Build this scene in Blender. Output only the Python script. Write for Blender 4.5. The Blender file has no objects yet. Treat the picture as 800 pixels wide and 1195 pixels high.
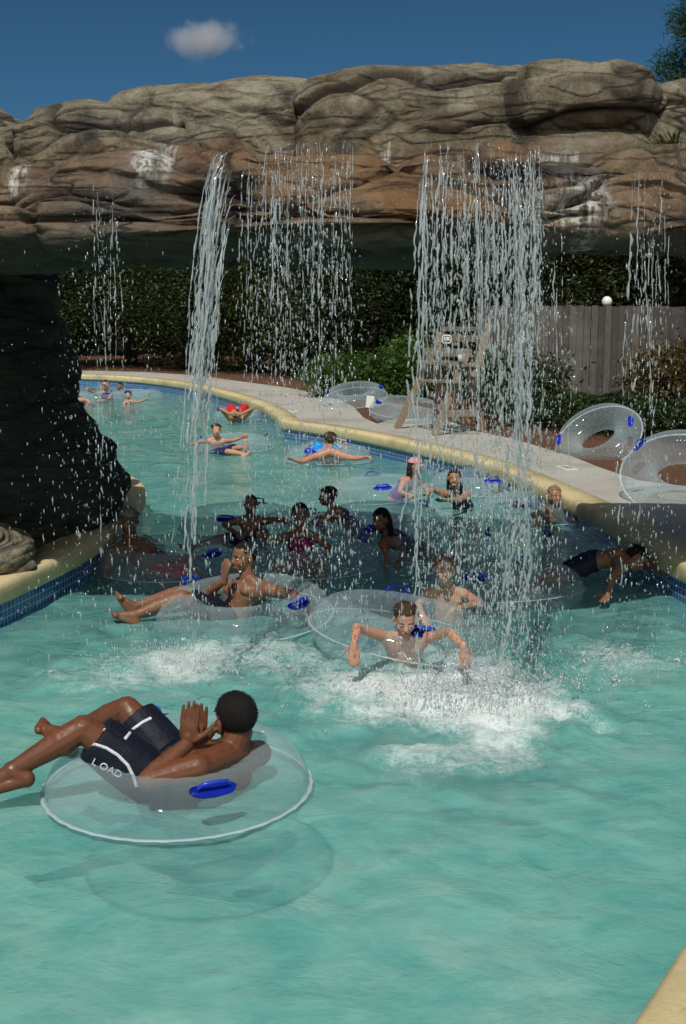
import bpy, bmesh, math, random
import numpy as np
from mathutils import Vector, Matrix, noise as mn
from mathutils.geometry import delaunay_2d_cdt
from mathutils.bvhtree import BVHTree
random.seed(7)
R = math.radians
SC = bpy.context.scene
COL = SC.collection

# ------------------------------------------------------------------ camera
F, CX, CY, H = 1400.0, 400.0, 597.5, 2.1
PITCH = math.atan(237.5 / F)
def W(px, py, z=0.0):
    """world point where the sight line through a photo pixel meets height z"""
    d = Vector(((px - CX) / F, 1.0, -(py - CY) / F))
    c, s = math.cos(PITCH), math.sin(PITCH)
    v = Vector((d.x, d.y * c + d.z * s, -d.y * s + d.z * c))
    t = (z - H) / v.z
    return Vector((0, 0, H)) + v * t
def P(px, py, Y):
    """world point on the sight line at forward distance Y"""
    d = Vector(((px - CX) / F, 1.0, -(py - CY) / F))
    c, s = math.cos(PITCH), math.sin(PITCH)
    v = Vector((d.x, d.y * c + d.z * s, -d.y * s + d.z * c))
    return Vector((0, 0, H)) + v * (Y / v.y)
cam = bpy.data.cameras.new('camera'); camo = bpy.data.objects.new('camera', cam); COL.objects.link(camo)
camo.location = (0, 0, H); camo.rotation_euler = (math.pi / 2 - PITCH, 0, 0)
cam.sensor_fit = 'VERTICAL'; cam.sensor_height = 24; cam.lens = 24 * F / 1195.0
cam.clip_end = 5000; cam.clip_start = 0.05
SC.camera = camo

# ------------------------------------------------------------------ objects
def tag(o, label=None, cat=None, group=None, kind=None):
    if label: o['label'] = label
    if cat: o['category'] = cat
    if group: o['group'] = group
    if kind: o['kind'] = kind
    return o
def empty(name, loc=(0, 0, 0)):
    o = bpy.data.objects.new(name, None); COL.objects.link(o); o.location = loc
    o.empty_display_size = 0.1
    return o
def link(name, me, mat=None, parent=None, smooth=True):
    o = bpy.data.objects.new(name, me); COL.objects.link(o)
    if mat is not None and not me.materials: me.materials.append(mat)
    if smooth:
        me.polygons.foreach_set('use_smooth', [True] * len(me.polygons))
    if parent is not None:
        o.parent = parent
        if parent.type == 'EMPTY':
            o.matrix_parent_inverse = Matrix.Translation(-Vector(parent.location))
    return o
def link_local(name, me, mat=None, parent=None, smooth=True):
    o = bpy.data.objects.new(name, me); COL.objects.link(o)
    if mat is not None and not me.materials: me.materials.append(mat)
    if smooth: me.polygons.foreach_set('use_smooth', [True] * len(me.polygons))
    if parent is not None: o.parent = parent
    return o
def mesh_np(name, co, faces):
    """co (n,3) array, faces (m,k) array of one size"""
    me = bpy.data.meshes.new(name)
    co = np.asarray(co, dtype=np.float32); faces = np.asarray(faces, dtype=np.int32)
    m, k = faces.shape
    me.vertices.add(len(co)); me.vertices.foreach_set('co', co.ravel())
    me.loops.add(m * k); me.loops.foreach_set('vertex_index', faces.ravel())
    me.polygons.add(m); me.polygons.foreach_set('loop_start', np.arange(0, m * k, k, dtype=np.int32))
    me.update(calc_edges=True)
    return me
def grid_faces(nu, nv, wrap_u=False, wrap_v=False):
    iu = np.arange(nu if wrap_u else nu - 1); iv = np.arange(nv if wrap_v else nv - 1)
    a, b = np.meshgrid(iu, iv, indexing='ij')
    a2 = (a + 1) % nu; b2 = (b + 1) % nv
    return np.stack([a * nv + b, a2 * nv + b, a2 * nv + b2, a * nv + b2], -1).reshape(-1, 4)
def add_attr(me, name, arr):
    at = me.attributes.new(name, 'FLOAT', 'POINT'); at.data.foreach_set('value', np.asarray(arr, dtype=np.float32).ravel())
def bm_mesh(bm, name='mesh'):
    bmesh.ops.recalc_face_normals(bm, faces=bm.faces)
    me = bpy.data.meshes.new(name); bm.to_mesh(me); bm.free(); return me
def frame(z, up=Vector((0, 0, 1))):
    """rotation whose Z axis is z and whose Y leans to up"""
    z = Vector(z).normalized()
    if abs(z.dot(up)) > 0.99: up = Vector((0, 1, 0))
    x = up.cross(z).normalized(); y = z.cross(x)
    return Matrix((x, y, z)).transposed()
def bx(bm, c, size, rot=None, bev=0.0):
    r = bmesh.ops.create_cube(bm, size=1.0); vs = r['verts']
    for v in vs: v.co = Vector((v.co.x * size[0], v.co.y * size[1], v.co.z * size[2]))
    if bev:
        es = list({e for v in vs for e in v.link_edges})
        q = bmesh.ops.bevel(bm, geom=es, offset=bev, segments=1, affect='EDGES'); vs = list({v for f in q['faces'] for v in f.verts} | {v for v in vs if v.is_valid})
    for v in vs:
        if rot is not None: v.co = rot @ v.co
        v.co += Vector(c)
def bar(bm, a, b, w, t, up=Vector((0, 0, 1)), bev=0.004):
    """board of width w (along up) and thickness t from a to b"""
    a, b = Vector(a), Vector(b); m = frame(b - a, up)
    bx(bm, (a + b) / 2, (t, w, (b - a).length), m, bev)
def cone(bm, a, b, ra, rb, seg=12, cap=True):
    """round cone with ball ends"""
    a, b = Vector(a), Vector(b); d = b - a; L = d.length
    if L < 1e-6: b = a + Vector((0, 0, 1e-4)); d = b - a; L = d.length
    m = frame(d); rings = []
    prof = []
    n = 4
    for i in range(n): t = math.pi / 2 * i / n; prof.append((-ra * math.cos(t), ra * math.sin(t)))
    prof += [(0, ra), (L * .25, ra + (rb - ra) * .25), (L * .5, (ra + rb) / 2), (L * .75, ra + (rb - ra) * .75), (L, rb)]
    for i in range(1, n + 1): t = math.pi / 2 * i / n; prof.append((L + rb * math.sin(t), rb * math.cos(t)))
    first = bm.verts.new(a + m @ Vector((0, 0, prof[0][0]))); last = bm.verts.new(a + m @ Vector((0, 0, prof[-1][0])))
    for z, r in prof[1:-1]:
        rings.append([bm.verts.new(a + m @ Vector((r * math.cos(2 * math.pi * k / seg), r * math.sin(2 * math.pi * k / seg), z))) for k in range(seg)])
    for k in range(seg):
        bm.faces.new((first, rings[0][(k + 1) % seg], rings[0][k])); bm.faces.new((last, rings[-1][k], rings[-1][(k + 1) % seg]))
    for A, B in zip(rings, rings[1:]):
        for k in range(seg): bm.faces.new((A[k], A[(k + 1) % seg], B[(k + 1) % seg], B[k]))
def ell(bm, c, r, rot=None, sub=3):
    q = bmesh.ops.create_icosphere(bm, subdivisions=sub, radius=1.0)
    for v in q['verts']:
        p = Vector((v.co.x * r[0], v.co.y * r[1], v.co.z * r[2]))
        if rot is not None: p = rot @ p
        v.co = p + Vector(c)
def tube(bm, pts, rad, seg=8, closed=False, caps=True):
    pts = [Vector(p) for p in pts]; n = len(pts)
    if not hasattr(rad, '__len__'): rad = [rad] * n
    rings = []; up = Vector((0, 0, 1)); prev = None
    for i, p in enumerate(pts):
        if closed: d = pts[(i + 1) % n] - pts[i - 1]
        else: d = pts[min(i + 1, n - 1)] - pts[max(i - 1, 0)]
        d.normalize()
        if prev is None:
            x = (up if abs(d.z) < .9 else Vector((0, 1, 0))).cross(d).normalized()
        else: x = (prev - d * prev.dot(d)).normalized()
        prev = x; y = d.cross(x)
        rings.append([bm.verts.new(p + (x * math.cos(2 * math.pi * k / seg) + y * math.sin(2 * math.pi * k / seg)) * rad[i]) for k in range(seg)])
    for i in range(n if closed else n - 1):
        A, B = rings[i], rings[(i + 1) % n]
        for k in range(seg): bm.faces.new((A[k], A[(k + 1) % seg], B[(k + 1) % seg], B[k]))
    if not closed and caps: bm.faces.new(rings[0][::-1]); bm.faces.new(rings[-1])

# ------------------------------------------------------------------ numpy noise
_rng = np.random.RandomState(3)
_tab = _rng.rand(4096).astype(np.float32)
def _h(i, j, k, s=0):
    n = (i.astype(np.int64) * 73856093) ^ (j.astype(np.int64) * 19349663) ^ (k.astype(np.int64) * 83492791) ^ (s * 2654435761)
    n = (n ^ (n >> 13)) * 1274126177
    return _tab[(n ^ (n >> 16)) & 4095]
def vnoise(x, y, z=None, s=0):
    x = np.asarray(x, dtype=np.float64); y = np.asarray(y, dtype=np.float64) + x * 0
    z = x * 0 if z is None else np.asarray(z, dtype=np.float64) + x * 0
    i, j, k = np.floor(x), np.floor(y), np.floor(z); u, v, w = x - i, y - j, z - k
    u, v, w = [t * t * t * (t * (t * 6 - 15) + 10) for t in (u, v, w)]
    i, j, k = i.astype(int), j.astype(int), k.astype(int)
    r = 0
    for a in (0, 1):
        for b in (0, 1):
            for c in (0, 1):
                r = r + _h(i + a, j + b, k + c, s) * (u if a else 1 - u) * (v if b else 1 - v) * (w if c else 1 - w)
    return r * 2 - 1
def fbm(x, y, z=None, s=0, o=4):
    r, a, f = 0, 1.0, 1.0
    for q in range(o):
        r = r + a * vnoise(x * f, y * f, None if z is None else z * f, s + q); a *= .5; f *= 2.03
    return r
def voro(x, y, z, s=0):
    """F1, F2 and id of a 3D cell pattern"""
    i, j, k = np.floor(x).astype(int), np.floor(y).astype(int), np.floor(z).astype(int)
    f1 = np.full(x.shape, 9.0); f2 = f1.copy(); idd = f1.copy()
    for a in (-1, 0, 1):
        for b in (-1, 0, 1):
            for c in (-1, 0, 1):
                p, q, r = i + a, j + b, k + c
                d = np.sqrt((p + _h(p, q, r, s + 1) - x) ** 2 + (q + _h(p, q, r, s + 2) - y) ** 2 + (r + _h(p, q, r, s + 3) - z) ** 2)
                m = d < f1
                f2 = np.where(m, f1, np.minimum(f2, d)); idd = np.where(m, _h(p, q, r, s + 4), idd); f1 = np.where(m, d, f1)
    return f1, f2, idd
def sstep(a, b, x):
    t = np.clip((x - a) / (b - a), 0, 1); return t * t * (3 - 2 * t)

# ------------------------------------------------------------------ materials
class M:
    """small node-graph helper"""
    def __init__(s, name):
        s.m = bpy.data.materials.new(name); s.m.use_nodes = True; s.t = s.m.node_tree; s.t.nodes.clear()
        s.out = s.t.nodes.new('ShaderNodeOutputMaterial')
    def n(s, typ, ins=None, **kw):
        nd = s.t.nodes.new('ShaderNode' + typ)
        for k, v in kw.items(): setattr(nd, k, v)
        for k, v in (ins or {}).items(): s.set(nd, k, v)
        return nd
    def set(s, nd, k, v):
        sock = nd.inputs[k]
        if isinstance(v, bpy.types.NodeSocket): s.t.links.new(v, sock)
        elif isinstance(v, bpy.types.Node): s.t.links.new(v.outputs[0], sock)
        elif isinstance(v, (tuple, list)) and len(v) == 3 and sock.type == 'RGBA': sock.default_value = (*v, 1)
        else: sock.default_value = v
    def mix(s, f, a, b, mode='MIX'):
        nd = s.t.nodes.new('ShaderNodeMix'); nd.data_type = 'RGBA'; nd.blend_type = mode
        s.set(nd, 0, f); s.set(nd, 6, a); s.set(nd, 7, b); return nd.outputs[2]
    def math(s, op, a, b=0.0, c=None, clamp=False):
        nd = s.t.nodes.new('ShaderNodeMath'); nd.operation = op; nd.use_clamp = clamp
        s.set(nd, 0, a); s.set(nd, 1, b)
        if c is not None: s.set(nd, 2, c)
        return nd.outputs[0]
    def coord(s, scale=(1, 1, 1), kind='Object', loc=(0, 0, 0)):
        tc = s.n('TexCoord'); mp = s.n('Mapping', {'Vector': tc.outputs[kind], 'Scale': scale, 'Location': loc}); return mp.outputs[0]
    def noise(s, vec, scale, detail=4, rough=.55, dist=0.0):
        return s.n('TexNoise', {'Vector': vec, 'Scale': scale, 'Detail': detail, 'Roughness': rough, 'Distortion': dist}).outputs['Fac']
    def ramp(s, f, stops):
        r = s.n('ValToRGB', {'Fac': f}); e = r.color_ramp.elements
        while len(e) < len(stops): e.new(.5)
        for q, (p, c) in zip(e, stops):
            q.position = p; q.color = (*c, 1) if hasattr(c, '__len__') else (c, c, c, 1)
        return r.outputs[0]
    def bump(s, h, strength=.3, dist=.02, prev=None):
        i = {'Height': h, 'Strength': strength, 'Distance': dist}
        if prev is not None: i['Normal'] = prev
        return s.n('Bump', i).outputs[0]
    def principled(s, **kw):
        b = s.n('BsdfPrincipled')
        for k, v in kw.items(): s.set(b, k.replace('_', ' '), v)
        return b
    def attr(s, name): return s.n('Attribute', attribute_name=name).outputs['Fac']
    def done(s, sh, vol=None):
        if sh is not None: s.t.links.new(sh.outputs[0] if isinstance(sh, bpy.types.Node) else sh, s.out.inputs[0])
        if vol is not None: s.t.links.new(vol.outputs[0], s.out.inputs[1])
        return s.m
def simple(name, col, rough=.5, var=.15, scale=8, bump=0.0, spec=.5, metallic=0.0, coords='Object'):
    m = M(name); v = m.coord()
    n = m.noise(v, scale)
    c = m.mix(m.math('MULTIPLY', n, 1.0), tuple(x * (1 - var) for x in col), tuple(min(1, x * (1 + var)) for x in col))
    kw = dict(Base_Color=c, Roughness=rough, Metallic=metallic)
    b = m.principled(**kw); m.set(b, 'Specular IOR Level', spec)
    if bump: m.set(b, 'Normal', m.bump(m.noise(v, scale * 5), bump, .01))
    return m.done(b)
# ------------------------------------------------------------------ sun and sky
SUN_EL, SUN_AZ = R(54.5), R(-14)      # azimuth measured from straight behind the camera, to the left
sd = Vector((math.sin(SUN_AZ) * math.cos(SUN_EL), -math.cos(SUN_AZ) * math.cos(SUN_EL), math.sin(SUN_EL)))
sl = bpy.data.lights.new('sun', 'SUN'); sl.energy = 3.9; sl.angle = R(.5); sl.color = (1, .955, .87)
so = bpy.data.objects.new('sun', sl); COL.objects.link(so); so.rotation_euler = sd.to_track_quat('Z', 'Y').to_euler(); so.location = (0, 0, 30)
w = bpy.data.worlds.new('World'); SC.world = w; w.use_nodes = True
nt = w.node_tree; nt.nodes.clear()
sky = nt.nodes.new('ShaderNodeTexSky'); sky.sky_type = 'NISHITA'; sky.sun_disc = False
sky.sun_elevation = SUN_EL; sky.sun_rotation = math.atan2(sd.x, sd.y)
sky.altitude = 2500; sky.air_density = 1.0; sky.dust_density = 0.0; sky.ozone_density = 4.0
bg = nt.nodes.new('ShaderNodeBackground'); wo = nt.nodes.new('ShaderNodeOutputWorld')
bg.inputs[1].default_value = SKY_STR = .062
FILL_CLOUD_RADIANCE = (18.5, 18.3, 18, 1)
tn = nt.nodes.new('ShaderNodeMix'); tn.data_type = 'RGBA'; tn.blend_type = 'MULTIPLY'; tn.inputs[0].default_value = 1; tn.inputs[7].default_value = (.34, .62, .69, 1)
nt.links.new(sky.outputs[0], tn.inputs[6]); 
# bright clouds added out of view behind the camera, as fill for the shade
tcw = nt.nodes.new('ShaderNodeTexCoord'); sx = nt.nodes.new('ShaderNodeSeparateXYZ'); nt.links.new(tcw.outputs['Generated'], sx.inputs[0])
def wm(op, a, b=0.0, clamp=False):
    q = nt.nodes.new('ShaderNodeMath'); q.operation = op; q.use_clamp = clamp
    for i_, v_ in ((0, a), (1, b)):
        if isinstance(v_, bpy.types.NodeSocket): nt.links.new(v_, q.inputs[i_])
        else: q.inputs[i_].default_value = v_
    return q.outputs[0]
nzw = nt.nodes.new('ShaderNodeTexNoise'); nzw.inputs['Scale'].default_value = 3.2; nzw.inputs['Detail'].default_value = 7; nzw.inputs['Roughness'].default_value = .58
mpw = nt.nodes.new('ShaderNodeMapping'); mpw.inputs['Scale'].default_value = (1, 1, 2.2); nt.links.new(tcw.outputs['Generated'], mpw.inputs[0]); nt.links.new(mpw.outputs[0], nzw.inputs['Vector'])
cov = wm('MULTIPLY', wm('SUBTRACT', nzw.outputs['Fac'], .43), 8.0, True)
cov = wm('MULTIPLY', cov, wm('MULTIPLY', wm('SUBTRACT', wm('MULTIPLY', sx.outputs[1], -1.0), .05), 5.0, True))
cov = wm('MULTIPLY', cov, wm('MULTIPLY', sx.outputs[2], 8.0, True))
cm_ = nt.nodes.new('ShaderNodeMix'); cm_.data_type = 'RGBA'; nt.links.new(cov, cm_.inputs[0]); nt.links.new(tn.outputs[2], cm_.inputs[6]); cm_.inputs[7].default_value = FILL_CLOUD_RADIANCE
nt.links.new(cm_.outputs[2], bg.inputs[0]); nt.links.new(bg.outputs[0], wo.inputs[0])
# one small cloud, a soft body of vapour high and far away
SC.view_settings.view_transform = 'Standard'; SC.view_settings.look = 'None'
SC.view_settings.exposure = -0.12; SC.view_settings.gamma = 1
try: SC.view_settings.use_curve_mapping = False
except Exception: pass
SC.render.engine = 'CYCLES'
cy = SC.cycles
cy.max_bounces = 9; cy.diffuse_bounces = 4; cy.glossy_bounces = 3; cy.transmission_bounces = 4
cy.transparent_max_bounces = 28; cy.caustics_reflective = False; cy.caustics_refractive = False
cy.use_denoising = True; cy.sample_clamp_indirect = 4.0
cy.volume_bounces = 1

# ------------------------------------------------------------------ pool outline (inner edge of the coping, clockwise seen from above)
HC = 0.30     # height of the pool deck above the water
right_px = [(95, 437), (130, 438.5), (165, 441), (200, 445), (235, 451), (265, 459), (288, 466), (305, 473), (318, 481), (326, 489)]
right_px2 = [(329, 491), (350, 494), (385, 498.5), (420, 505), (460, 513), (500, 522), (540, 532), (575, 543), (610, 557), (650, 575), (690, 595), (730, 618), (765, 641), (800, 668)]
rp = [W(x, y, HC) for x, y in right_px] + [W(x, y, HC) for x, y in right_px2]
rp += [Vector((2.95, 7.2, HC)), Vector((3.0, 6.2, HC)), Vector((2.6, 5.2, HC)), Vector((1.75, 4.35, HC))]
p1, p2 = W(800, 1075, HC), W(735, 1195, HC); rp += [p1, p2, p2 + (p2 - p1) * 1.2, Vector((-.6, 1.6, HC)), Vector((-3.0, 1.7, HC)), Vector((-6, 2.6, HC)), Vector((-6.6, 4.6, HC)), Vector((-4.6, 6.3, HC))]
left_px = [(-60, 712), (0, 683), (40, 664), (74, 652), (110, 634), (140, 612), (160, 592), (172, 574), (174, 566), (170, 559), (160, 554), (148, 552)]
LIP = 0.0
rp += [W(x, y, HC) for x, y in left_px]
rp += [Vector((-3.6, 14.6, HC)), Vector((-5.5, 17, HC)), Vector((-9, 23, HC)), Vector((-14, 30, HC)), Vector((-15, 34, HC)), Vector((-11.5, 36, HC))]
def resample(poly, step):
    out = []
    n = len(poly)
    for i in range(n):
        a, b = poly[i], poly[(i + 1) % n]; k = max(1, int((b - a).length / step))
        for q in range(k): out.append(a.lerp(b, q / k))
    return out
def smooth(poly, it, keep=()):
    for _ in range(it):
        n = len(poly)
        poly = [poly[i] if any((poly[i] - k).length < .12 for k in keep) else poly[i] * .5 + (poly[i - 1] + poly[(i + 1) % n]) * .25 for i in range(n)]
    return poly
corner = W(328, 490.5, HC)
POOL = smooth(resample(rp, .3), 4, (corner,))
# orientation: make it counter-clockwise
area = sum(POOL[i - 1].x * POOL[i].y - POOL[i].x * POOL[i - 1].y for i in range(len(POOL)))
if area < 0: POOL.reverse()
def offset(poly, d):
    out = []; n = len(poly)
    for i in range(n):
        t = (poly[(i + 1) % n] - poly[i - 1]).normalized(); out.append(poly[i] + Vector((t.y, -t.x, 0)) * d)
    return out
def inside(p, poly):
    c = False; j = len(poly) - 1
    for i in range(len(poly)):
        a, b = poly[i], poly[j]
        if (a.y > p[1]) != (b.y > p[1]) and p[0] < (b.x - a.x) * (p[1] - a.y) / (b.y - a.y) + a.x: c = not c
        j = i
    return c
def strip(rings, closed=True):
    n = len(rings[0]); co = [tuple(p) for r in rings for p in r]; f = []
    for k in range(len(rings) - 1):
        for i in range(n if closed else n - 1):
            j = (i + 1) % n; f.append((k * n + i, (k + 1) * n + i, (k + 1) * n + j, k * n + j))
    return mesh_np('strip', co, f)
def zed(poly, z): return [Vector((p.x, p.y, z)) for p in poly]

# materials of the setting
m = M('coping_concrete'); v = m.coord()
c = m.mix(m.noise(v, 3, 6), (.50, .41, .21), (.66, .555, .31)); c = m.mix(m.ramp(m.noise(v, 1.1, 7, .7), [(.46, 0.0), (.66, .75)]), c, (.33, .25, .13)); c = m.mix(m.ramp(m.noise(v, 14, 6, .8), [(.56, 0.0), (.66, .5)]), c, (.24, .18, .10))
b = m.principled(Base_Color=c, Roughness=.75); m.set(b, 'Normal', m.bump(m.noise(v, 90, 4), .25, .01)); MAT_COPING = m.done(b)
m = M('deck_concrete'); v = m.coord()
c = m.mix(m.noise(v, 2.2, 6), (.30, .285, .25), (.46, .44, .385)); c = m.mix(m.ramp(m.noise(v, .8, 6, .65), [(.52, 0.0), (.66, .55)]), c, (.2, .185, .16))
b = m.principled(Base_Color=c, Roughness=.8); m.set(b, 'Normal', m.bump(m.noise(v, 60, 4), .3, .01)); MAT_DECK = m.done(b)
m = M('bark_mulch'); v = m.coord()
c = m.ramp(m.noise(v, 26, 6, .75), [(.3, (.03, .014, .007)), (.5, (.13, .055, .024)), (.7, (.24, .12, .06))])
b = m.principled(Base_Color=c, Roughness=.95); m.set(b, 'Normal', m.bump(m.noise(v, 30, 5, .7), 1.0, .05)); MAT_MULCH = m.done(b)
m = M('blue_tile'); v = m.coord()
# small square tiles: brick texture along arc length held in the UV map
uv = m.n('UVMap', uv_map='UVMap')
br = m.n('TexBrick', {'Vector': uv.outputs[0], 'Color1': (.012, .075, .26), 'Color2': (.02, .13, .34), 'Mortar': (.35, .38, .40), 'Scale': 1.0, 'Mortar Size': .0035, 'Brick Width': .052, 'Row Height': .052, 'Bias': -.2}); br.offset = 0.0
b = m.principled(Base_Color=br.outputs['Color'], Roughness=.12); m.set(b, 'Normal', m.bump(br.outputs['Fac'], -.4, .003)); MAT_TILE = m.done(b)
m = M('pool_plaster'); v = m.coord()
c = m.mix(m.noise(v, .7, 6, .6), (.44, .64, .58), (.62, .80, .73)); c = m.mix(m.ramp(m.noise(v, 2.5, 6, .7), [(.45, 0.0), (.7, .5)]), c, (.62, .80, .66))
b = m.principled(Base_Color=c, Roughness=.8); MAT_PLASTER = m.done(b)

# ground sheet reaching the horizon with the pool cut out
hole = zed(offset(POOL, .12), 0)
bm = bmesh.new()
outer = [(-900, -300), (900, -300), (900, 1500), (-900, 1500)]
pts = [Vector((x, y)) for x, y in outer] + [p.xy for p in hole]
no, nh = 4, len(hole)
edges = [(i, (i + 1) % no) for i in range(no)] + [(no + i, no + (i + 1) % nh) for i in range(nh)]
vs, es, fs, *_ = delaunay_2d_cdt(pts, edges, [], 0, 1e-5)
co = [(p.x, p.y, HC - .02) for p in vs]; ff = []
hp = [Vector((p.x, p.y, 0)) for p in hole]
for f in fs:
    cx = sum(co[i][0] for i in f) / 3; cy_ = sum(co[i][1] for i in f) / 3
    if not inside((cx, cy_), hp): ff.append(tuple(f))
tag(link('ground', mesh_np('ground', co, ff), MAT_MULCH, smooth=False), kind='structure')

# coping ring with rounded nose, tile band, pool walls and bottom
rings = [zed(offset(POOL, .31), HC - .05), zed(offset(POOL, .31), HC), zed(offset(POOL, .03), HC + .002), zed(offset(POOL, .008), HC - .012), zed(offset(POOL, 0.0), HC - .04),
         zed(offset(POOL, 0.0), HC - .12), zed(offset(POOL, .008), HC - .135), zed(offset(POOL, .05), HC - .137)]
me = strip(rings); tag(link('pool_coping', me, MAT_COPING, smooth=False), kind='structure')
ring0, ring1 = zed(offset(POOL, .035), HC - .13), zed(offset(POOL, .035), -.16)
me = strip([ring0, ring1]); uvl = me.uv_layers.new(name='UVMap')
arc = [0.0]
for i in range(len(ring0)): arc.append(arc[-1] + (ring0[(i + 1) % len(ring0)] - ring0[i]).length)
for pi_, poly in enumerate(me.polygons):
    i = pi_; us = [arc[i], arc[i], arc[i + 1], arc[i + 1]]; zs = [HC - .13, -.16, -.16, HC - .13]
    for q, li in enumerate(poly.loop_indices): uvl.data[li].uv = (us[q], zs[q] + .16)
tag(link('pool_tile_band', me, MAT_TILE, smooth=False), kind='structure')
FLOOR_Z = -.50
inner = offset(POOL, .045)
me = strip([zed(offset(POOL, .06), -.155), zed(inner, -.42), zed(offset(POOL, -.12), FLOOR_Z)])
tag(link('pool_wall', me, MAT_PLASTER, smooth=True), kind='structure')
fl = [Vector((p.x, p.y, 0)) for p in offset(POOL, -.1)]
vs, es, fs, *_ = delaunay_2d_cdt([p.xy for p in fl], [(i, (i + 1) % len(fl)) for i in range(len(fl))], [], 1, 1e-5)
tag(link('pool_floor', mesh_np('pool_floor', [(p.x, p.y, FLOOR_Z + .004) for p in vs], [tuple(f) for f in fs]), MAT_PLASTER, smooth=False), kind='structure')

# concrete deck along the right-hand bank (its planting edge follows the photo)
edge_px = [(60, 432.5), (110, 432.5), (170, 434), (230, 438), (290, 446), (335, 452), (365, 458), (395, 466), (412, 474), (424, 487), (440, 494), (452, 490), (470, 487), (520, 490), (545, 499), (575, 507), (600, 512), (640, 524), (665, 531), (700, 545), (745, 560)]
ed = [W(x, y, HC) for x, y in edge_px] + [Vector((5.2, 10.5, HC)), Vector((6.5, 8.8, HC)), Vector((7, 4, HC)), Vector((5, -2, HC)), Vector((0, -4, HC)), Vector((-7, -3, HC)), Vector((-9, 2, HC)), Vector((-8.2, 6.2, HC)), Vector((-5.2, 7.6, HC))]
ib = offset(POOL, .30)
def near(p): return min(range(len(ib)), key=lambda i: (ib[i].xy - p.xy).length)
i0, i1 = near(ed[0]), near(W(0, 683, HC))
# walk the inner boundary the short way round through the right bank
n = len(ib); path = []; i = i0; stepdir = 1
probe = near(W(600, 553, HC))
def walk(d):
    out = []; i = i0
    while i != i1: out.append(i); i = (i + d) % n
    out.append(i1); return out
wa, wb = walk(1), walk(-1); path = wa if probe in wa else wb
polyd = [Vector((p.x, p.y, 0)) for p in ed] + [Vector((ib[i].x, ib[i].y, 0)) for i in reversed(path)]
vs, es, fs, *_ = delaunay_2d_cdt([p.xy for p in polyd], [(i, (i + 1) % len(polyd)) for i in range(len(polyd))], [], 1, 1e-5)
poolp = [Vector((p.x, p.y, 0)) for p in offset(POOL, .2)]
co = [(p.x, p.y, HC - .006) for p in vs]
ff = [tuple(f) for f in fs if not inside((sum(co[i][0] for i in f) / 3, sum(co[i][1] for i in f) / 3), poolp)]
tag(link('pool_deck', mesh_np('pool_deck', co, ff), MAT_DECK, smooth=False), kind='structure')

# ------------------------------------------------------------------ water
SPL = [(W(520, 812), .52, 1.0), (W(590, 828), .24, .7), (W(445, 803), .27, .5), (W(205, 772), .34, .55), (W(300, 765), .4, .30), (W(725, 768), .30, .30), (W(630, 795), .26, .28), (W(150, 790), .4, .28), (W(400, 775), .5, .3)]
ny, nx = 560, 420
Yg = 0.9 * (41 / .9) ** (np.linspace(0, 1, ny)); sg = np.linspace(-1, 1, nx)
YY, SS = np.meshgrid(Yg, sg, indexing='ij'); XX = SS * (3.4 + .42 * YY) - .06 * YY
foam = np.zeros_like(XX); agit = np.zeros_like(XX)
for c, r, a in SPL:
    d = np.hypot(XX - c.x, (YY - c.y) * .8) * np.maximum(.72, 1 + .45 * fbm(XX * 2.6, YY * 2.6, s=77, o=4)); foam = np.maximum(foam, a * np.exp(-(d / r) ** 2)); agit += a * np.exp(-(d / (r * 2.2)) ** 2)
near_f = 1 / (1 + np.exp((YY - 10) * .6))
ZZ = .010 * fbm(XX * 1.1, YY * 1.5, s=5, o=2) + .005 * fbm(XX * 3.2 + .5 * vnoise(XX, YY), YY * 4.2, s=9, o=3) * (.7 + .6 * near_f)
ZZ += .022 * np.minimum(agit, 1.4) * fbm(XX * 6, YY * 6, s=21, o=3) + .05 * foam * (0.6 + .5 * vnoise(XX * 9, YY * 9, s=31))
me = mesh_np('water', np.stack([XX, YY, ZZ], -1).reshape(-1, 3), grid_faces(ny, nx)[:, ::-1])
add_attr(me, 'foam', foam)
m = M('pool_water'); tc = m.n('TexCoord').outputs['Object']
v1 = m.n('Mapping', {'Vector': tc, 'Scale': (1, 1.2, 1)}).outputs[0]
wob = m.n('TexNoise', {'Vector': v1, 'Scale': 2.2, 'Detail': 3}).outputs['Color']
v2 = m.mix(.22, v1, wob)
h1 = m.noise(v2, 7, 5, .6, .6); h2 = m.noise(v1, 30, 5, .65, .8); h3 = m.noise(v1, 2.4, 4, .5, 1.0)
nb = m.bump(h3, .42, .06); nb = m.bump(h1, .42, .022, nb); nb = m.bump(h2, .50, .008, nb)
# caustics imitated in colour: a cell pattern brightens the surface's transparent tint
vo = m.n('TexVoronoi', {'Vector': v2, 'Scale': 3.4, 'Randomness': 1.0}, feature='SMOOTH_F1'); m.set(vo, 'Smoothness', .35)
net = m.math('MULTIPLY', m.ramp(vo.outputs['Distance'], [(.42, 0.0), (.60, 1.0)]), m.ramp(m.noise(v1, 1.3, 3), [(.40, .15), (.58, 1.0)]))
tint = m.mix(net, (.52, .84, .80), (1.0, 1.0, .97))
trans = m.n('BsdfTransparent', {'Color': tint})
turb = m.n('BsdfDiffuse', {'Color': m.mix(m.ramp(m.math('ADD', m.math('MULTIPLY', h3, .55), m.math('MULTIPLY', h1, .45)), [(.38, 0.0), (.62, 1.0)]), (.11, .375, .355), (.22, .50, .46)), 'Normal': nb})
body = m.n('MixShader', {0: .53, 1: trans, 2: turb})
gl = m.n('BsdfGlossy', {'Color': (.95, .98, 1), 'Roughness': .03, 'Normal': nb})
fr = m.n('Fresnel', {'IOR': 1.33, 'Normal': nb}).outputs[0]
surf = m.n('MixShader', {0: fr, 1: body, 2: gl})
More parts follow.
